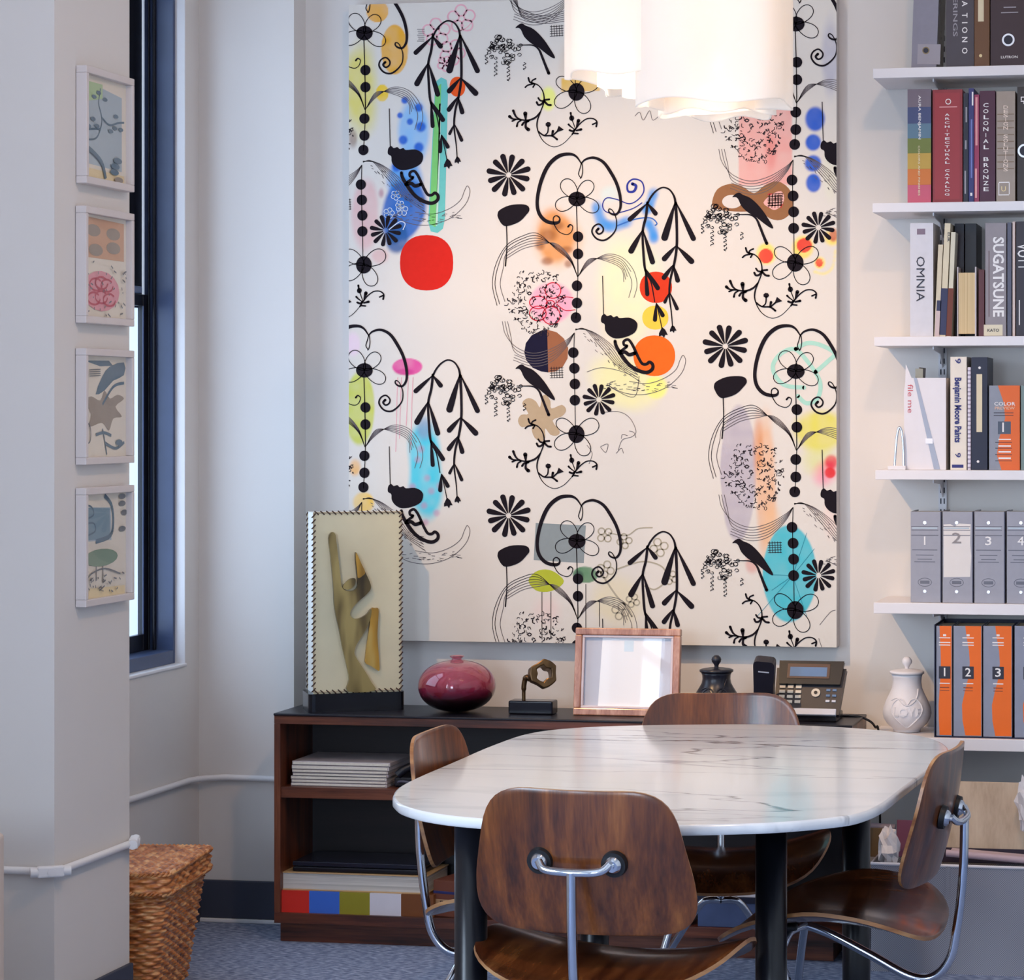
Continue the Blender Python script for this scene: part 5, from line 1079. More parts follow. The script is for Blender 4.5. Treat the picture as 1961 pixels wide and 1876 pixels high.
# ================================================================ wall shelves
YSF = 7.41; XS0 = -1.0724; XS1 = 0.30
shw = M('shelf_white', (226, 222, 224), 0.5, noise=0.02, scale=8)
SH = []
ynm = ['topmost', 'second from the top', 'third from the top', 'fourth from the top', 'fifth from the top', 'lowest']
shg = 'white wall shelves on the right'
for k, (yt, yb, xl) in enumerate([(128, 147, 1672), (387, 405, 1671), (644, 662, 1674), (900, 918.5, 1676), (1155, 1176, 1673), (1413, 1436, 1662)]):
    zt_, zb_ = onY(1800, yt, YSF).z, onY(1800, yb, YSF).z; xl_ = onY(xl, yt, YSF).x
    mesh1(MB().box((xl_, YSF, zb_), (XS1, YW - .004, zt_), shw), 'wall_shelf', (xl_, YSF, zb_), 'long white wall shelf, %s of the six on the right' % ynm[k], 'shelf', shg, bevel=0.0015); SH.append(zt_)
steel = M('bracket_white', (214, 214, 220), 0.4); slot = M('slot_dark', (40, 42, 56), 0.6)
def rail(xw, lab):
    o = thing('shelf_standard', (xw, YW, 0.5), lab, 'shelf rail', 'slotted rails behind the shelves')
    m = MB(); m.box((xw - .012, YW - .013, 0.52), (xw + .012, YW, 2.98), steel)
    z = 0.56
    while z < 2.95:
        for s in (-.005, .005): m.box((xw + s - .0018, YW - .0136, z), (xw + s + .0018, YW - .0126, z + .016), slot)
        z += 0.0254 * 1.25
    m.build('rail', o)
    for zt_, (yt, yb) in zip(SH, [(128, 147), (387, 405), (644, 662), (900, 918.5), (1155, 1176), (1413, 1436)]):
        z0 = onY(1800, yb, YSF).z
        T = Matrix.Translation((xw - .0015, 0, 0)) @ Matrix(((0, 0, 1, 0), (1, 0, 0, 0), (0, 1, 0, 0), (0, 0, 0, 1)))
        MB().prism([(YW - .013, z0 - .058), (YW - .013, z0 - .001), (YSF + .03, z0 - .001), (YSF + .03, z0 - .010), (YW - .075, z0 - .018)], 0, .003, steel, T).build('bracket', o)
rail(onY(1806, 700, YW).x, 'slotted white shelf rail with brackets, near the left ends of the shelves')
rail(onY(1806, 700, YW).x + .62, 'slotted white shelf rail with brackets further right')

WH_T = M('letter_white', (232, 228, 226), 0.5, noise=0); GD_T = M('letter_gold', (222, 200, 150), 0.4, noise=0); DK_T = M('letter_dark', (40, 38, 52), 0.5, noise=0)
pageb = M('book_pages', (222, 206, 176), 0.8, noise=0.08, scale=200)
YB_ = 7.432
def book(px0, px1, yt, k, col, label, name='book', deco=None, Y=YB_, dep=.165, cat='book', group=None, lean=0.0, dark=False, rough=0.45, ybot=None):
    """a book or binder standing on shelf k; px0..px1 is its spine in the photo, yt its top"""
    z0 = SH[k] + .0005; ym = {0: 100, 1: 300, 2: 560, 3: 800, 4: 1080, 5: 1320}[k]
    xa, xb = onY(px0, ym, Y).x, onY(px1, ym, Y).x; zt_ = onY(px0, yt, Y).z; w_ = xb - xa; h_ = zt_ - z0
    o = thing(name, (xa, Y, z0), label, cat, group or 'books and binders on the wall shelves')
    T = Matrix.Translation((xa, Y, z0)) @ Matrix.Rotation(lean, 4, 'Y')
    cm = M('cover_%d_%d_%d' % col, col, rough, noise=0.08, scale=40)
    t = min(.0022, w_ * .2); m = MB()
    m.box((0, 0, 0), (w_, t, h_), cm, T).box((0, t, 0), (t, dep, h_), cm, T).box((w_ - t, t, 0), (w_, dep, h_), cm, T)
    P = lambda x, y: ((x - px0) / (px1 - px0) * w_, h_ * (1 - (y - yt) / (YBOT[k] - yt)))
    if deco: deco(m, T, P, w_, h_)
    m.build('cover', o, bevel=0.0006)
    if w_ > .006: MB().box((t, t + .001, .003), (w_ - t, dep - .004, h_ - .004), pageb, T).build('pages', o)
    return o
YBOT = {0: 126, 1: 386, 2: 643, 3: 898, 4: 1154, 5: 1411}
FR = Matrix.Rotation(PI / 2, 4, 'X')                                 # text plane facing the viewer
def rect(m, T, P, x0, y0, x1, y1, mat, lift=.0004):
    a, b = P(x0, y1), P(x1, y0); m.box((a[0], -lift, a[1]), (b[0], .0005, b[1]), mat, T)
def word(m, T, P, txt, cx, cy, hgt, mat, length=None, turn=True, bold=.012):
    """hgt, length in photo pixels; turn: reads from top to bottom"""
    c = P(cx, cy); k = 1 / 669.0
    R = Matrix.Rotation(-PI / 2 if turn else 0, 4, 'Z')
    m.text(txt, mat, T @ Matrix.Translation((c[0], -.0014, c[1])) @ FR @ R, size=hgt * k * 1.35, width=length * k if length and txt != '1' else None, bold=bold)
def stack(m, T, P, txt, cx, y0, y1, hgt, mat, wid=None):
    """upright letters one under another (photo pixels)"""
    n = len(txt)
    for i, ch_ in enumerate(txt):
        if ch_ != ' ': word(m, T, P, ch_, cx, y0 + (y1 - y0) * i / (n - 1), hgt, mat, length=wid if ch_ not in 'I1' else None, turn=False)
def ringhole(m, T, P, cx, cy, r, rim, hole):
    c = P(cx, cy); k = 1 / 669.; m.tube([(c[0], .0003, c[1]), (c[0], -.0012, c[1])], r * k, rim, 24, T=T).tube([(c[0], 0, c[1]), (c[0], -.0016, c[1])], r * k * .72, hole, 24, T=T)
G = 'books and binders on the wall shelves'
# top shelf
def d(m, T, P, w_, h_): rect(m, T, P, 1756, 80, 1800, 118, M('binder_label', (150, 144, 152), 0.4)); ringhole(m, T, P, 1772, 92, 7, M('ring_brass', (130, 112, 84), .3, .8), slot)
book(1745, 1793, -190, 0, (132, 128, 140), 'translucent grey ring binder leaning at the left end of the topmost shelf', 'ring_binder', d, cat='binder', lean=math.radians(2.0), rough=.2)
def d(m, T, P, w_, h_): word(m, T, P, 'COVERINGS', 1829, 10, 9, M('letter_grey', (150, 146, 152), .5), 112); word(m, T, P, 'INNOVATIONS', 1848, -40, 15, WH_T, 290); 
def d1(m, T, P, w_, h_):
    word(m, T, P, 'OVERINGS', 1829, 14, 9, M('letter_grey', (150, 146, 152), .5), 108)
    for ch_, y in zip('VATIONO', [-52, 6, 28, 42, 56, 74, 95]): word(m, T, P, ch_, 1847, y, 11, WH_T)
book(1812, 1865, -200, 0, (66, 60, 68), 'dark grey binder with spaced white capitals down its spine, topmost shelf', 'ring_binder', d1, cat='binder')
def d(m, T, P, w_, h_): rect(m, T, P, 1873, -80, 1884, 40, M('label_cream', (214, 200, 168), .5)); ringhole(m, T, P, 1878, 105, 3, GD_T, GD_T)
book(1866, 1895, -190, 0, (100, 64, 34), 'brown binder with a tall cream label on the topmost shelf', 'ring_binder', d, cat='binder')
def d(m, T, P, w_, h_):
    ringhole(m, T, P, 1931, 76, 12, M('ring_steel', (200, 200, 204), .3, .8), slot); word(m, T, P, 'LUTRON', 1933, 109, 5, WH_T, 32, False)
    rect(m, T, P, 1922, 13, 1946, 15, M('letter_grey', (150, 146, 152), .5)); rect(m, T, P, 1917, 23, 1950, 25, M('letter_grey', (150, 146, 152), .5))
book(1897, 1972, -170, 0, (52, 32, 40), 'dark maroon lever binder with a ring hole, furthest right on the topmost shelf', 'ring_binder', d, cat='binder')
# second shelf
def d(m, T, P, w_, h_):
    for y0, y1, c in [(171, 205, (110, 98, 110)), (205, 236, (62, 72, 112)), (236, 264, (88, 118, 138)), (264, 292, (108, 118, 52)), (292, 322, (186, 150, 62)), (322, 352, (202, 112, 42)), (352, 386, (196, 84, 108))]: rect(m, T, P, 1738, y0, 1783, y1, M('band_%d_%d_%d' % c, c, .45), .0003)
    word(m, T, P, 'AURA BENJAMIN', 1761, 225, 5, WH_T, 84); word(m, T, P, 'COLORS AND FINISHES', 1760, 325, 4, M('letter_pale', (220, 206, 170), .5, noise=0), 96)
book(1738, 1783, 171, 1, (100, 92, 100), 'thick book with a rainbow of colour bands down its spine', 'book', d)
def d(m, T, P, w_, h_):
    rect(m, T, P, 1790, 178, 1838, 380, M('red_panel', (150, 44, 52), .45), .0002); ringhole(m, T, P, 1816, 195, 5.5, WH_T, M('red_panel', (150, 44, 52), .45)); rect(m, T, P, 1799, 204, 1833, 206, M('letter_rose', (214, 150, 150), .5))
    stack(m, T, P, 'ARCHITECTURAL CATALOG', 1814, 220, 371, 4.6, WH_T, 9)
book(1786, 1843, 172, 1, (134, 40, 48), 'thick red book lettered ARCHITECTURAL CATALOG', 'book', d)
def d(m, T, P, w_, h_): rect(m, T, P, 1849, 205, 1852, 234, M('letter_grey', (150, 146, 152), .5)); rect(m, T, P, 1848, 268, 1851, 285, M('letter_grey', (150, 146, 152), .5)); rect(m, T, P, 1847, 326, 1850, 370, M('letter_grey', (150, 146, 152), .5))
book(1845, 1854, 178, 1, (26, 30, 46), 'thin black booklet with small grey lettering, right of the red catalogue', 'book', d)
def d(m, T, P, w_, h_): rect(m, T, P, 1861, 176, 1864, 202, WH_T); rect(m, T, P, 1859, 228, 1862, 340, M('letter_blue', (110, 120, 180), .5)); rect(m, T, P, 1858, 368, 1862, 374, WH_T)
book(1855, 1865, 169, 1, (44, 46, 104), 'thin blue booklet between the black and the pink ones', 'book', d)
def d(m, T, P, w_, h_): rect(m, T, P, 1868, 186, 1872, 278, M('letter_rose', (214, 150, 150), .5)); rect(m, T, P, 1867, 322, 1871, 378, M('letter_rose', (214, 150, 150), .5))
book(1866, 1875, 181, 1, (146, 48, 84), 'thin pink booklet between the thin blue booklet and the maroon book', 'book', d)
def d(m, T, P, w_, h_): stack(m, T, P, 'COLONIAL BRONZE', 1888, 202, 362, 8, WH_T, 10)
book(1876, 1906, 174, 1, (70, 26, 52), 'maroon book with stacked cream capitals on the second shelf', 'book', d)
def d(m, T, P, w_, h_):
    for j in range(9): rect(m, T, P, 1910, 218 + j * 13, 1942, 220 + j * 13, M('shelf_print', (128, 108, 90), .5))
    stack(m, T, P, 'DESIGN SOLUTIONS', 1926, 206, 325, 7, M('letter_cream', (226, 206, 190), .5, noise=0), 9)
    rect(m, T, P, 1913, 348, 1933, 350, WH_T); rect(m, T, P, 1912, 372, 1932, 374, WH_T); rect(m, T, P, 1912, 350, 1913.5, 372, WH_T); rect(m, T, P, 1932, 350, 1933.5, 372, WH_T); word(m, T, P, 'U', 1922, 362, 10, GD_T, 9, False)
book(1908, 1944, 175, 1, (156, 142, 130), 'beige catalogue with a striped spine and small square emblem, second shelf', 'book', d)
def d(m, T, P, w_, h_): ringhole(m, T, P, 1962, 289, 13, M('ring_steel', (200, 200, 204), .3, .8), slot); word(m, T, P, 'LF', 1960, 192, 12, WH_T, 14)
book(1948, 1990, 166, 1, (50, 44, 44), 'dark binder with a steel ring hole at the right edge of the second shelf', 'ring_binder', d, cat='binder')
# third shelf
def d(m, T, P, w_, h_): rect(m, T, P, 1756, 438, 1772, 449, M('label_mauve', (126, 108, 124), .5)); word(m, T, P, 'OMNIA', 1762, 533, 17, DK_T, 86, bold=0)
book(1743, 1787, 427, 2, (206, 204, 210), 'white binder with dark capitals at the left end of the third shelf', 'ring_binder', d, cat='binder')
def d(m, T, P, w_, h_): rect(m, T, P, 1791, 574, 1800, 594, M('navy_band', (40, 44, 80), .5)); rect(m, T, P, 1790, 594, 1800, 642, M('pale_band', (196, 176, 176), .5))
book(1789, 1798, 468, 2, (204, 192, 166), 'slim cream booklet leaning right of the white binder, shortest of three', 'book', d, lean=math.radians(2.6))
def d(m, T, P, w_, h_): rect(m, T, P, 1798, 551, 1812, 640, M('navy_band', (40, 44, 80), .5)); word(m, T, P, 'EUR', 1808, 453, 5, DK_T, 18)
book(1799.5, 1810.5, 427, 2, (210, 198, 170), 'tall cream magazine with a navy foot, leaning', 'magazine', d, cat='magazine', lean=math.radians(2.6))
def d(m, T, P, w_, h_): rect(m, T, P, 1811, 551, 1822, 642, M('rust_band', (104, 44, 22), .5))
book(1812.5, 1821, 444, 2, (206, 200, 178), 'cream magazine with a rust-coloured foot, leaning', 'magazine', d, cat='magazine', lean=math.radians(2.6))
book(1828, 1846, 428, 2, (24, 20, 34), 'tall black binder behind the block of cream pages', 'ring_binder', None, Y=7.50, dep=.15, cat='binder')
book(1848, 1870, 428, 2, (16, 14, 24), 'tall black book set back, directly left of the thick grey catalogue', 'book', None, Y=7.50, dep=.15)
o = thing('book', (onY(1835, 600, YB_).x, YB_, SH[2]), 'thick book turned with its cream page edges outward', 'book', G)
xa, xb, xc = onY(1833, 600, YB_).x, onY(1867, 600, YB_).x, onY(1881, 600, YB_).x; zA, zB_ = onY(1850, 511, YB_).z, onY(1850, 522, YB_).z
MB().box((xa, YB_, SH[2] + .001), (xa + .003, YB_ + .16, zA), M('cover_grey', (190, 182, 184), .5)).box((xb, YB_, SH[2] + .001), (xb + .004, YB_ + .16, zA), M('cover_grey', (190, 182, 184), .5)).build('cover', o)
MB().box((xa + .003, YB_ + .003, SH[2] + .008), (xb, YB_ + .155, zB_), wood('page_edge_vertical', [(186, 158, 116), (206, 182, 140), (220, 198, 158)], stretch=(400, 1, 1), rough=.8, coat=0)).build('pages', o)
book(1874, 1885, 516, 2, (84, 34, 40), 'short maroon book standing against the thick grey catalogue', 'book', None)
def d(m, T, P, w_, h_): rect(m, T, P, 1884, 621, 1920, 642, M('label_cream2', (216, 206, 180), .5)); word(m, T, P, 'SUGATSUNE', 1911, 530, 21, WH_T, 152, bold=.028); word(m, T, P, 'KATO', 1902, 632, 6, DK_T, 22, False); rect(m, T, P, 1893, 480, 1895, 606, M('letter_faint', (110, 92, 96), .5))
book(1887, 1927, 427, 2, (142, 134, 138), 'thick grey catalogue with big white capitals on the third shelf', 'book', d)
book(1929, 1937, 426, 2, (84, 86, 104), 'slim slate booklet directly right of the thick grey catalogue', 'book', None)
book(1939, 1944, 424, 2, (204, 184, 176), 'very thin pale pink pamphlet on the third shelf', 'book', None)
def d(m, T, P, w_, h_): word(m, T, P, 'VO', 1958, 480, 22, WH_T, 26); rect(m, T, P, 1951, 574, 1953, 622, WH_T); rect(m, T, P, 1950, 498, 1962, 500, WH_T); rect(m, T, P, 1950, 510, 1962, 512, WH_T)
book(1946, 1984, 424, 2, (46, 40, 50), 'dark book with white lettering at the right edge of the third shelf', 'book', d)
# fourth shelf
yfm = YB_ + .005
fm = thing('magazine_file', (onY(1738, 890, yfm).x, yfm, SH[3]), 'white magazine file lettered file me, standing at the left end of the fourth shelf', 'file holder')
fmw = M('file_white', (222, 218, 222), .5, noise=.03)
xl_ = onY(1731, 890, yfm).x; xm_ = onY(1738, 890, yfm).x; xr_ = onY(1812, 890, yfm).x
T = Matrix.Translation((xl_, yfm, SH[3] + .0005)); S = 1 / 669.; hh = lambda y: (898 - y) * S
MB().prism([(0, 0), ((1812 - 1731) * S, 0), ((1812 - 1731) * S, hh(722)), (.022, hh(722)), (.006, hh(695)), (.002, hh(760))], 0, .003, fmw, T @ FR @ Matrix.Translation((0, 0, -.003))).box((0, .003, 0), (.003, .21, hh(740)), fmw, T).box((.118, .003, 0), (.121, .21, hh(722)), fmw, T).box((.003, .003, 0), (.118, .21, .003), fmw, T).build('holder', fm)
t_ = MB().text('file me', M('letter_red', (196, 84, 92), .5, noise=0), T @ Matrix.Translation(((1743 - 1731) * S, -.0008, hh(762))) @ FR @ Matrix.Rotation(-PI / 2, 4, 'Z'), size=.022, width=.082); t_.build('lettering', fm)
mesh1(MB().box((.003, -.001, 0), (.0075, .0, 0), fmw), 'x', (0, 0, 0), 'x', 'x') if False else None
bro = M('grey_leaflet', (160, 168, 186), .4)
MB().prism([((1750 - 1731) * S, hh(722)), ((1756 - 1731) * S, hh(722)), ((1801 - 1731) * S, hh(897)), ((1789 - 1731) * S, hh(897))], -.0006, .0002, bro, T @ FR @ Matrix.Translation((0, 0, .001))).build('grey_edge', fm)
MB().box(((1773 - 1731) * S, -.0028, hh(848)), ((1787 - 1731) * S, -.0002, hh(838)), M('clip_white', (240, 240, 246), .4), T).build('label_clip', fm)
lf = MB().box((.022, .03, .004), (.026, .16, hh(700)), M('leaflet_brown', (110, 92, 84), .5), T @ Matrix.Rotation(.06, 4, 'Y')); mesh1(lf, 'leaflet', (xl_ + .02, yfm + .03, SH[3]), 'brown leaflet poking out of the white magazine file', 'leaflet')
lf = MB().box((.030, .025, .004), (.052, .028, hh(704)), M('leaflet_grey', (150, 150, 138), .5), T); mesh1(lf, 'leaflet', (xl_ + .03, yfm + .025, SH[3]), 'grey-green leaflet standing in the white magazine file', 'leaflet')
yb_ = YSF + .02; bex = onY(1722, 880, yb_).x
be = thing('bookend', (bex, yb_, SH[3]), 'chrome arched bookend at the left end of the fourth shelf', 'bookend')
MB().tube(catmull([(bex - .013, yb_, SH[3] + .012), (bex - .010, yb_, SH[3] + .06), (bex - .005, yb_, SH[3] + .105), (bex + .001, yb_, SH[3] + .122), (bex + .008, yb_, SH[3] + .105), (bex + .012, yb_, SH[3] + .06), (bex + .013, yb_, SH[3] + .012)], 6), .0035, chrome, 12).build('arch', be)
MB().box((bex - .032, yb_ - .012, SH[3]), (bex + .02, yb_ + .012, SH[3] + .012), shw).build('foot', be, bevel=.002)
BLUE_T = M('letter_navy', (38, 40, 110), .5, noise=0)
def d(m, T, P, w_, h_): word(m, T, P, 'Benjamin Moore Paints', 1834, 784, 13, BLUE_T, 124, bold=.035); word(m, T, P, '9', 1834, 691, 11, BLUE_T, 10); word(m, T, P, '9', 1834, 870, 11, BLUE_T, 9); rect(m, T, P, 1823, 888, 1845, 894, BLUE_T)
book(1820, 1851, 683, 3, (224, 214, 200), 'cream binder with bold navy lettering between two 9s, fourth shelf', 'ring_binder', d, cat='binder')
def d(m, T, P, w_, h_):
    for j in range(24): rect(m, T, P, 1853, 708 + j * 8, 1859, 711 + j * 8, M('comb_shadow', (150, 140, 158), .5))
book(1853, 1859, 703, 3, (214, 206, 218), 'thin comb-bound booklet between the cream binder and the navy binder', 'book', d)
def d(m, T, P, w_, h_): rect(m, T, P, 1870, 716, 1881, 826, M('label_cream', (214, 200, 168), .5), .0012); ringhole(m, T, P, 1876, 704, 2.5, WH_T, WH_T); ringhole(m, T, P, 1873, 882, 2.5, WH_T, WH_T)
nb_ = book(1860, 1891, 684, 3, (24, 26, 50), 'navy binder with a long cream label, its covers flaring to the right', 'ring_binder', d, cat='binder')
def d(m, T, P, w_, h_):
    og_ = M('binder_orange', (220, 100, 36), .5)
    a = [P(*q) for q in [(1911, 738), (1953, 738), (1953, 898), (1918, 898), (1909, 870), (1914, 836), (1925, 800), (1922, 770)]]
    m.prism(a, -.0005, .0003, og_, T @ FR)
    word(m, T, P, 'COLOR', 1924, 773, 7, WH_T, 40, False); word(m, T, P, 'PREVIEW', 1924, 781, 5.5, M('letter_peach', (226, 180, 150), .5, noise=0), 38, False)
    for y in (789, 794, 845, 856, 868, 880): rect(m, T, P, 1906 if y > 800 else 1903, y, 1938 if y > 800 else 1941, y + 1.4, DK_T)
    for y, h2 in ((839, 2), (851, 3), (862, 3), (874, 3.4)): rect(m, T, P, 1912, y, 1936, y + h2, WH_T)
    rect(m, T, P, 1911, 806, 1936, 830, M('square_slate', (74, 84, 100), .5)); word(m, T, P, '1', 1921, 818, 19, WH_T, 6, False)
book(1894, 1952, 738, 3, (134, 138, 150), 'grey and orange binder numbered 1, standing on the fourth shelf', 'ring_binder', d, cat='binder')
book(1955, 1990, 738, 3, (116, 134, 132), 'green-grey binder at the right edge of the fourth shelf', 'ring_binder', None, cat='binder')
# fifth shelf: grey numbered binders
def dec5(num, xc, patch=False):
    def d(m, T, P, w_, h_):
        g = M('binder_line', (104, 106, 118), .5)
        for y in (1007, 1014, 1024): rect(m, T, P, xc - 26, y, xc + 26, y + 1.5, g)
        rect(m, T, P, xc - 24, 1009.5, xc + 24, 1012.5, M('strip_pale', (176, 190, 200), .5)); 
        if patch: 
            a = [P(*q) for q in [(xc - 25, 1004), (xc - 12, 1003), (xc - 4, 1008), (xc + 4, 1002), (xc + 27, 1003), (xc + 26, 1040), (xc + 28, 1064), (xc + 26, 1104), (xc - 25, 1105)]]
            m.prism(a, -.0012, .0002, M('torn_paper', (220, 214, 210), .7), T @ FR); word(m, T, P, num, xc, 1031, 21, M('pencil', (140, 134, 134), .6, noise=0), 18, False)
        else:
            word(m, T, P, num, xc, 1036, 17, WH_T, 12, False)
            for y, l_ in ((1052, 24), (1062, 17), (1070, 14), (1075, 20)): rect(m, T, P, xc - l_, y, xc + l_, y + 1.6, g)
        m.tube([(*P(xc + 13 * math.cos(t * PI / 8), 1115 + 8 * math.sin(t * PI / 8)), 0) for t in range(16)], .0009, g, 6, T=T @ FR, closed=True); rect(m, T, P, xc - 9, 1112, xc + 9, 1118, g)
        for y in (1000.5, 1132.5): ringhole(m, T, P, xc, y, 3, M('rivet', (226, 226, 232), .2, .8), M('rivet', (226, 226, 232), .2, .8))
        rect(m, T, P, xc + 30, 979, xc + 32, 1153, M('binder_gap', (30, 34, 60), .5))
    return d
for px0, px1, n_, pt, lab in [(1744, 1802, '1', False, 'grey binder numbered 1 on the fifth shelf'), (1805, 1863, '2', True, 'grey binder with a torn white paper patch and a pencilled 2'), (1866, 1924, '3', False, 'grey binder numbered 3 on the fifth shelf'), (1928, 1986, '4', False, 'grey binder numbered 4, cut by the right edge, fifth shelf')]:
    book(px0, px1, 979, 4, (152, 152, 162), lab, 'ring_binder', dec5(n_, (px0 + px1) / 2 - 2, pt), cat='binder', group='grey numbered binders')
# sixth shelf: slipcase with orange binders
ys = YB_ - .004; xa, xb = onY(1789, 1320, ys).x, onY(2010, 1320, ys).x; zt_ = onY(1800, 1196, ys).z; navyc = M('slipcase_navy', (24, 28, 58), .5)
mesh1(MB().box((xa, ys, SH[5]), (xa + .003, ys + .23, zt_), navyc).box((xa, ys, SH[5]), (xb, ys + .23, SH[5] + .003), navyc).box((xa, ys + .227, SH[5]), (xb, ys + .23, zt_), navyc).box((xb - .003, ys, SH[5]), (xb, ys + .23, zt_), navyc), 'slipcase', (xa, ys, SH[5]), 'navy open slipcase holding the orange numbered binders on the lowest shelf', 'box')
SH[5] += .0032
def dec6(num, a0, a1):
    def d(m, T, P, w_, h_):
        og_ = M('binder_orange2', (232, 104, 8), .5); xc = (a0 + a1) / 2 + 1; W_ = a1 - a0
        g_ = .5 if num == '1' else 1; Q = lambda f: a0 + W_ * f * g_
        a = [P(*q) for q in [(Q(.42), 1198), (a1 - 1, 1198), (a1 - 1, 1409), (Q(.42), 1409), (Q(.32), 1380), (Q(.30), 1350), (Q(.40), 1325), (Q(.54), 1295), (Q(.58), 1270), (Q(.55), 1245), (Q(.46), 1218)]]
        m.prism(a, -.0005, .0003, og_, T @ FR)
        rect(m, T, P, xc - 11, 1276, xc + 11, 1300, DK_T, .0008); word(m, T, P, num, xc, 1288, 17, WH_T, 11 if num != '1' else 6, False)
        for y in (1220, 1229, 1234): rect(m, T, P, xc - 11, y, xc + 11, y + 2, WH_T, .0008)
        rect(m, T, P, xc - 3, 1214, xc + 3, 1218, WH_T, .0008); rect(m, T, P, xc - 10, 1308, xc + 10, 1310, WH_T, .0008); rect(m, T, P, xc - 9, 1316, xc + 9, 1318, M('letter_rust', (140, 70, 40), .5), .0008); rect(m, T, P, xc - 9, 1322, xc + 9, 1323.5, M('letter_rust', (140, 70, 40), .5), .0008)
    return d
for a0, a1, n_, lab in [(1793, 1823, '1', 'narrow orange and grey binder numbered 1 in the navy slipcase'), (1826, 1880, '2', 'orange and grey binder numbered 2 in the navy slipcase'), (1883, 1938, '3', 'orange and grey binder numbered 3 in the navy slipcase'), (1943, 1997, '5', 'orange and grey binder numbered 5 at the right edge of the slipcase')]:
    book(a0, a1, 1198, 5, (136, 140, 156), lab, 'ring_binder', dec6(n_, a0, a1), cat='binder', group='orange numbered binders')

# ================================================================ below the shelves: wire bin with boards
yb0 = 7.22; xq0 = onY(1668, 1655, yb0).x; zr = onY(1668, 1653, yb0).z
mesh_m = bpy.data.materials.new('silver_wire_mesh'); mesh_m.use_nodes = True; nt = mesh_m.node_tree; b = nt.nodes['Principled BSDF']; b.inputs['Base Color'].default_value = (*lin((170, 168, 176)), 1); b.inputs['Metallic'].default_value = .6; b.inputs['Roughness'].default_value = .42
tc = nt.nodes.new('ShaderNodeTexCoord'); ck = nt.nodes.new('ShaderNodeTexChecker'); ck.inputs['Scale'].default_value = 330; ck.inputs[1].default_value = (*lin((186, 184, 190)), 1); ck.inputs[2].default_value = (*lin((140, 138, 146)), 1); nt.links.new(tc.outputs['Object'], ck.inputs[0]); nt.links.new(ck.outputs[0], b.inputs['Base Color'])
xq1 = .25; dq = .34
bn = thing('mesh_bin', ((xq0 + xq1) / 2, yb0 + dq / 2, 0), 'long low silver wire-mesh bin with white rim under the wall shelves', 'storage bin')
t = .003; m = MB()
for a, c in [((xq0, yb0, .0), (xq1, yb0 + t, zr)), ((xq0, yb0 + dq - t, 0), (xq1, yb0 + dq, zr)), ((xq0, yb0 + t, 0), (xq0 + t, yb0 + dq - t, zr)), ((xq1 - t, yb0 + t, 0), (xq1, yb0 + dq - t, zr)), ((xq0 + t, yb0 + t, .0), (xq1 - t, yb0 + dq - t, .004))]: m.box(a, c, mesh_m)
m.build('mesh_sides', bn)
MB().tube([(xq0, yb0, zr), (xq1, yb0, zr), (xq1, yb0 + dq, zr), (xq0, yb0 + dq, zr)], .0045, M('rim_white', (232, 230, 236), .35), 10, closed=True, smooth=False).build('rim', bn)
MB().box((xq0 + .21, yb0 - .004, .004), (xq0 + .222, yb0, zr), mesh_m).build('upright', bn)
oakb = wood('pale_woodgrain', [(176, 156, 134), (196, 178, 156), (208, 192, 170)], stretch=(16, 16, 1.4), rough=.55, coat=0)
def leaning(name, px0, px1, ytop, ybot, Y, mat, label, cat, ang=8, th=.006, group=None, slant=0):
    a, b_ = onY(px0, ybot, Y), onY(px1, ybot, Y); H = (ybot - ytop) / FP * (Y / ray(px0, ytop).y); T = Matrix.Translation((a.x, Y, a.z)) @ Matrix.Rotation(math.radians(-ang), 4, 'X') @ Matrix.Rotation(slant, 4, 'Y')
    return mesh1(MB().box((0, 0, 0), (b_.x - a.x, th, H), mat, T), name, (a.x, Y, a.z), label, cat, group, bevel=.001)
leaning('sample_board', 1800, 2080, 1495, 1628, yb0 + .12, oakb, 'large pale woodgrain sample board standing in the mesh bin', 'board', 14)
leaning('sample_board', 1716, 1760, 1570, 1640, yb0 + .10, M('maroon_board', (110, 60, 84), .5), 'maroon sample board beside the crumpled paper in the mesh bin', 'board', 10)
leaning('sample_board', 1800, 2040, 1622, 1650, yb0 + .105, M('dusky_board', (44, 30, 52), .5), 'dark purple sample sheet at the front of the mesh bin', 'board', 8, .003)
pk = M('pinkish_magazine', (196, 172, 180), .35)
a = onY(1812, 1633, yb0 + .02); m = MB(); T = Matrix.Translation(a) @ Matrix.Rotation(math.radians(3.5), 4, 'Y'); m.tube([(0, 0, 0), (.33, 0, 0)], .010, pk, 14, T=T).box((.01, .002, -.010), (.33, .06, .006), pk, T); mesh1(m, 'magazine', a, 'rolled pinkish-white magazine lying across the front of the mesh bin', 'magazine')
def crumple(c, s, mat, seed, name, label, cat):
    r = random.Random(seed); m = MB(); n1, n2 = 9, 12; vs = [(0, 0, s[2])]
    for i in range(1, n1):
        for j in range(n2):
            th_, ph_ = PI * i / n1, 2 * PI * j / n2; q = 1 + r.uniform(-.35, .3); vs.append((s[0] * q * math.sin(th_) * math.cos(ph_), s[1] * q * math.sin(th_) * math.sin(ph_), s[2] * q * math.cos(th_)))
    vs.append((0, 0, -s[2])); fs = [(0, 1 + j, 1 + (j + 1) % n2) for j in range(n2)]
    for i in range(n1 - 2):
        for j in range(n2): fs.append((1 + i * n2 + j, 1 + (i + 1) * n2 + j, 1 + (i + 1) * n2 + (j + 1) % n2, 1 + i * n2 + (j + 1) % n2))
    k = 1 + (n1 - 2) * n2; fs += [(k + j, len(vs) - 1, k + (j + 1) % n2) for j in range(n2)]
    m.add(vs, fs, mat, False, Matrix.Translation(c)); mesh1(m, name, c, label, cat)
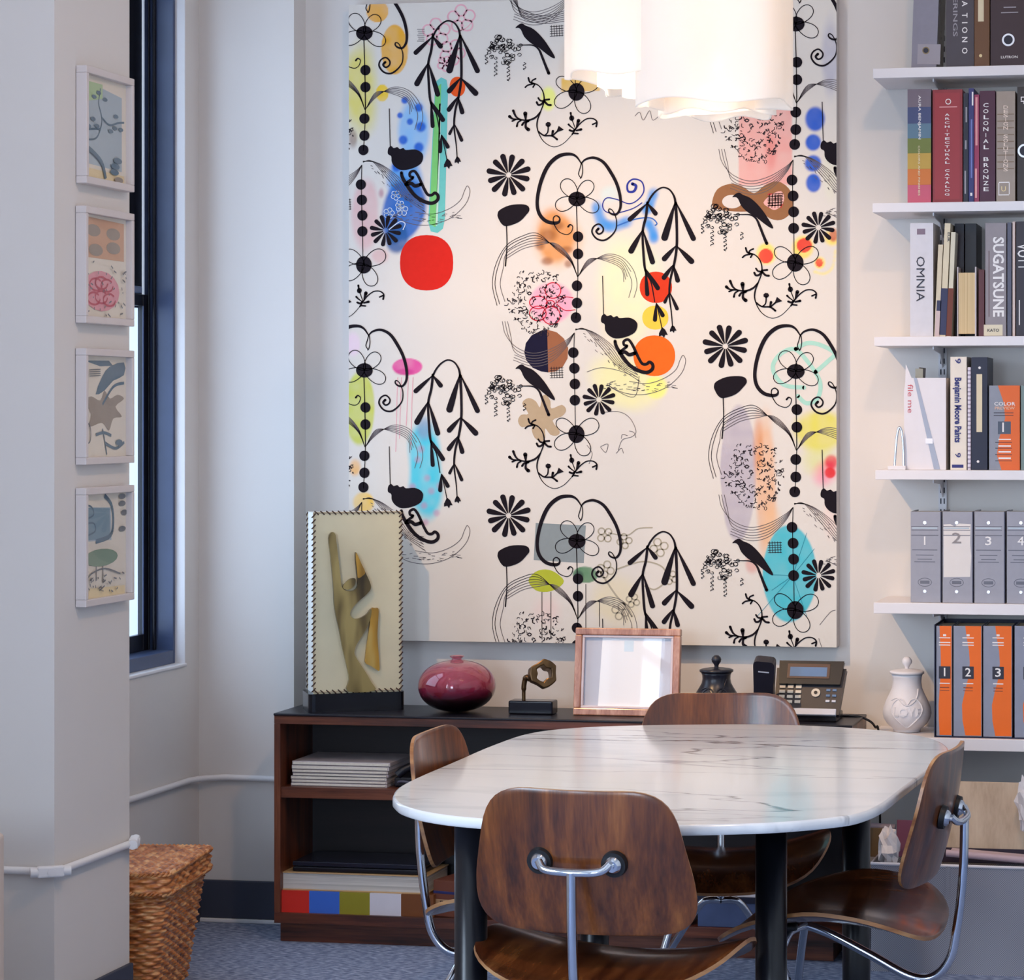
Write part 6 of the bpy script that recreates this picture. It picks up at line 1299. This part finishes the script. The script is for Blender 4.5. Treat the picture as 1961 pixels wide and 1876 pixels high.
crw = M('crumpled_white', (226, 222, 224), .6, noise=.1, scale=40)
crumple(onY(1702, 1622, yb0 + .05), (.028, .03, .055), crw, 3, 'crumpled_paper', 'crumpled white paper sticking out of the left end of the mesh bin', 'paper')
crumple(onY(1966, 1545, yb0 + .09), (.03, .03, .075), crw, 8, 'crumpled_paper', 'crumpled white plastic bag at the right edge in front of the woodgrain board', 'bag')
leaning('sample_board', 1664, 1700, 1585, 1640, yb0 + .14, M('olive_board', (96, 78, 52), .5), 'brown sample board at the left end of the mesh bin', 'board', 6)
a = onY(1668, 1583, yb0 + .18); mesh1(MB().tube([a, a + Vector((.07, 0, -.002))], .012, M('grey_roll', (120, 114, 130), .4), 16).tube([a + Vector((0, 0, -.026)), a + Vector((.07, 0, -.03))], .007, M('grey_roll2', (84, 78, 92), .4), 12), 'paper_roll', a, 'grey roll lying across the back of the mesh bin next to the table leg', 'roll')

# ================================================================ wicker basket
wk = bpy.data.materials.new('brown_wicker'); wk.use_nodes = True; nt = wk.node_tree; b = nt.nodes['Principled BSDF']; L = nt.links.new
tc = nt.nodes.new('ShaderNodeTexCoord'); mp = nt.nodes.new('ShaderNodeMapping'); mp.inputs['Scale'].default_value = (30, 30, 110); L(tc.outputs['Object'], mp.inputs[0]); n = nt.nodes.new('ShaderNodeTexNoise'); n.inputs['Scale'].default_value = 1; n.inputs['Detail'].default_value = 3; L(mp.outputs[0], n.inputs['Vector'])
r = ramp(nt, n.outputs['Fac'], [(0.3, (118, 60, 26)), (0.5, (200, 122, 64)), (0.7, (242, 188, 128))]); L(r.outputs[0], b.inputs['Base Color']); b.inputs['Roughness'].default_value = .35; b.inputs['Coat Weight'].default_value = .2
bkX, bkY = -2.868, 6.886; rotb = math.atan2(.052, .406)      # far right top corner and turn
Tb = Matrix.Translation((bkX, bkY, 0)) @ Matrix.Rotation(rotb, 4, 'Z')
LX, LY, HB = .300, .42, .30; 
bo = thing('wicker_basket', tuple(Tb @ Vector((-LX / 2, -LY / 2, 0))), 'brown wicker hamper with a hinged lid between the column and the window wall', 'basket')
def rim_pt(s, ex, tp, zz, off):
    """walk a rounded rectangle: s in metres along the perimeter; tp = inward taper"""
    x0, x1, y0, y1 = -LX - ex + tp, ex - tp, -LY - ex + tp, ex - tp; r_ = .03
    W_, D_ = x1 - x0 - 2 * r_, y1 - y0 - 2 * r_; q = PI / 2 * r_; per = 2 * (W_ + D_) + 4 * q; s = (s % 1.0) * per
    segs = [((x0 + r_, y0), (1, 0), W_), ('c', (x1 - r_, y0 + r_), -PI / 2), ((x1, y0 + r_), (0, 1), D_), ('c', (x1 - r_, y1 - r_), 0), ((x1 - r_, y1), (-1, 0), W_), ('c', (x0 + r_, y1 - r_), PI / 2), ((x0, y1 - r_), (0, -1), D_), ('c', (x0 + r_, y0 + r_), PI)]
    for g in segs:
        l_ = q if g[0] == 'c' else g[2]
        if s <= l_ or g is segs[-1]:
            if g[0] == 'c': a = g[2] + s / r_; return Vector((g[1][0] + (r_ + off) * math.cos(a), g[1][1] + (r_ + off) * math.sin(a), zz))
            d_ = Vector((g[1][0], g[1][1])); nn = Vector((d_.y, -d_.x)); p = Vector(g[0]) + d_ * s + nn * off; return Vector((p.x, p.y, zz))
        s -= l_
def weave(z0, z1, t0, t1, ex, rows, stakes, name, amp=.0032):
    nu = stakes * 5; vs = []; fs = []; sv = 4
    for i in range(rows * sv + 1):
        v = i / (rows * sv); row = min(i // sv, rows - 1); lv = (i % sv) / sv
        for j in range(nu):
            u = j / nu; w_ = math.sin(u * stakes * PI * 2 / 2 + (row % 2) * PI); bulge = math.sin(lv * PI) * .0035
            vs.append(rim_pt(u + row * .0015, ex, t0 + (t1 - t0) * v, z0 + (z1 - z0) * v, bulge + amp * w_ * (math.sin(lv * PI) * .8 + .2)))
    for i in range(rows * sv):
        for j in range(nu): fs.append((i * nu + j, i * nu + (j + 1) % nu, (i + 1) * nu + (j + 1) % nu, (i + 1) * nu + j))
    MB().add(vs, fs, wk, True, Tb).build(name, bo)
weave(0.0, HB - .01, .045, .005, 0, 30, 44, 'body', .0045)
weave(HB - .005, HB + .045, -.004, .0, .006, 4, 44, 'lid_side', .0045)
# woven lid top
nx, ny = 90, 120; vs = []; fs = []
for j in range(ny + 1):
    for i in range(nx + 1):
        x = -LX - .004 + (LX + .008) * i / nx; y = -LY - .004 + (LY + .008) * j / ny
        wv = math.sin(i / nx * 15 * 2 * PI / 2) * math.cos(j / ny * 22 * PI); rg_ = abs(math.sin(i / nx * 13 * PI)); vs.append((x, y, HB + .047 + .006 * rg_ + .002 * math.sin(j / ny * 30 * PI + int(i / nx * 13) * PI)))
for j in range(ny):
    for i in range(nx): a = j * (nx + 1) + i; fs.append((a, a + 1, a + nx + 2, a + nx + 1))
lt = MB().add(vs, fs, wk, True, Tb); lt.build('lid_top', bo)
bd = MB()
for zz, ex_ in ((HB + .046, .006), (HB - .006, .004)):
    for ph_ in (0, PI): bd.tube([Tb @ (rim_pt(k / 240, ex_, 0, zz + .005 * math.sin(k / 240 * 60 * 2 * PI + ph_), .004 + .004 * math.cos(k / 240 * 60 * 2 * PI + ph_))) for k in range(240)], .0042, wk, 6, closed=True)
bd.build('braided_border', bo)

# ================================================================ cream cabinet cut by the left edge
o = thing('side_cabinet', (-3.0, 5.5, 0), 'cream rounded cabinet edge at the far lower left, in front of the column', 'cabinet')
a = atd(6, 1592, 5.9); crm = M('cream_lacquer', (206, 190, 178), .5)
MB().box((XL + .01, a.y - .2, 0), (onY(11, 1700, a.y - .0).x, a.y, a.z), crm).build('body', o, bevel=.012, bseg=4)
for o in bpy.data.objects:
    if '_base' in o.keys(): del o['_base']
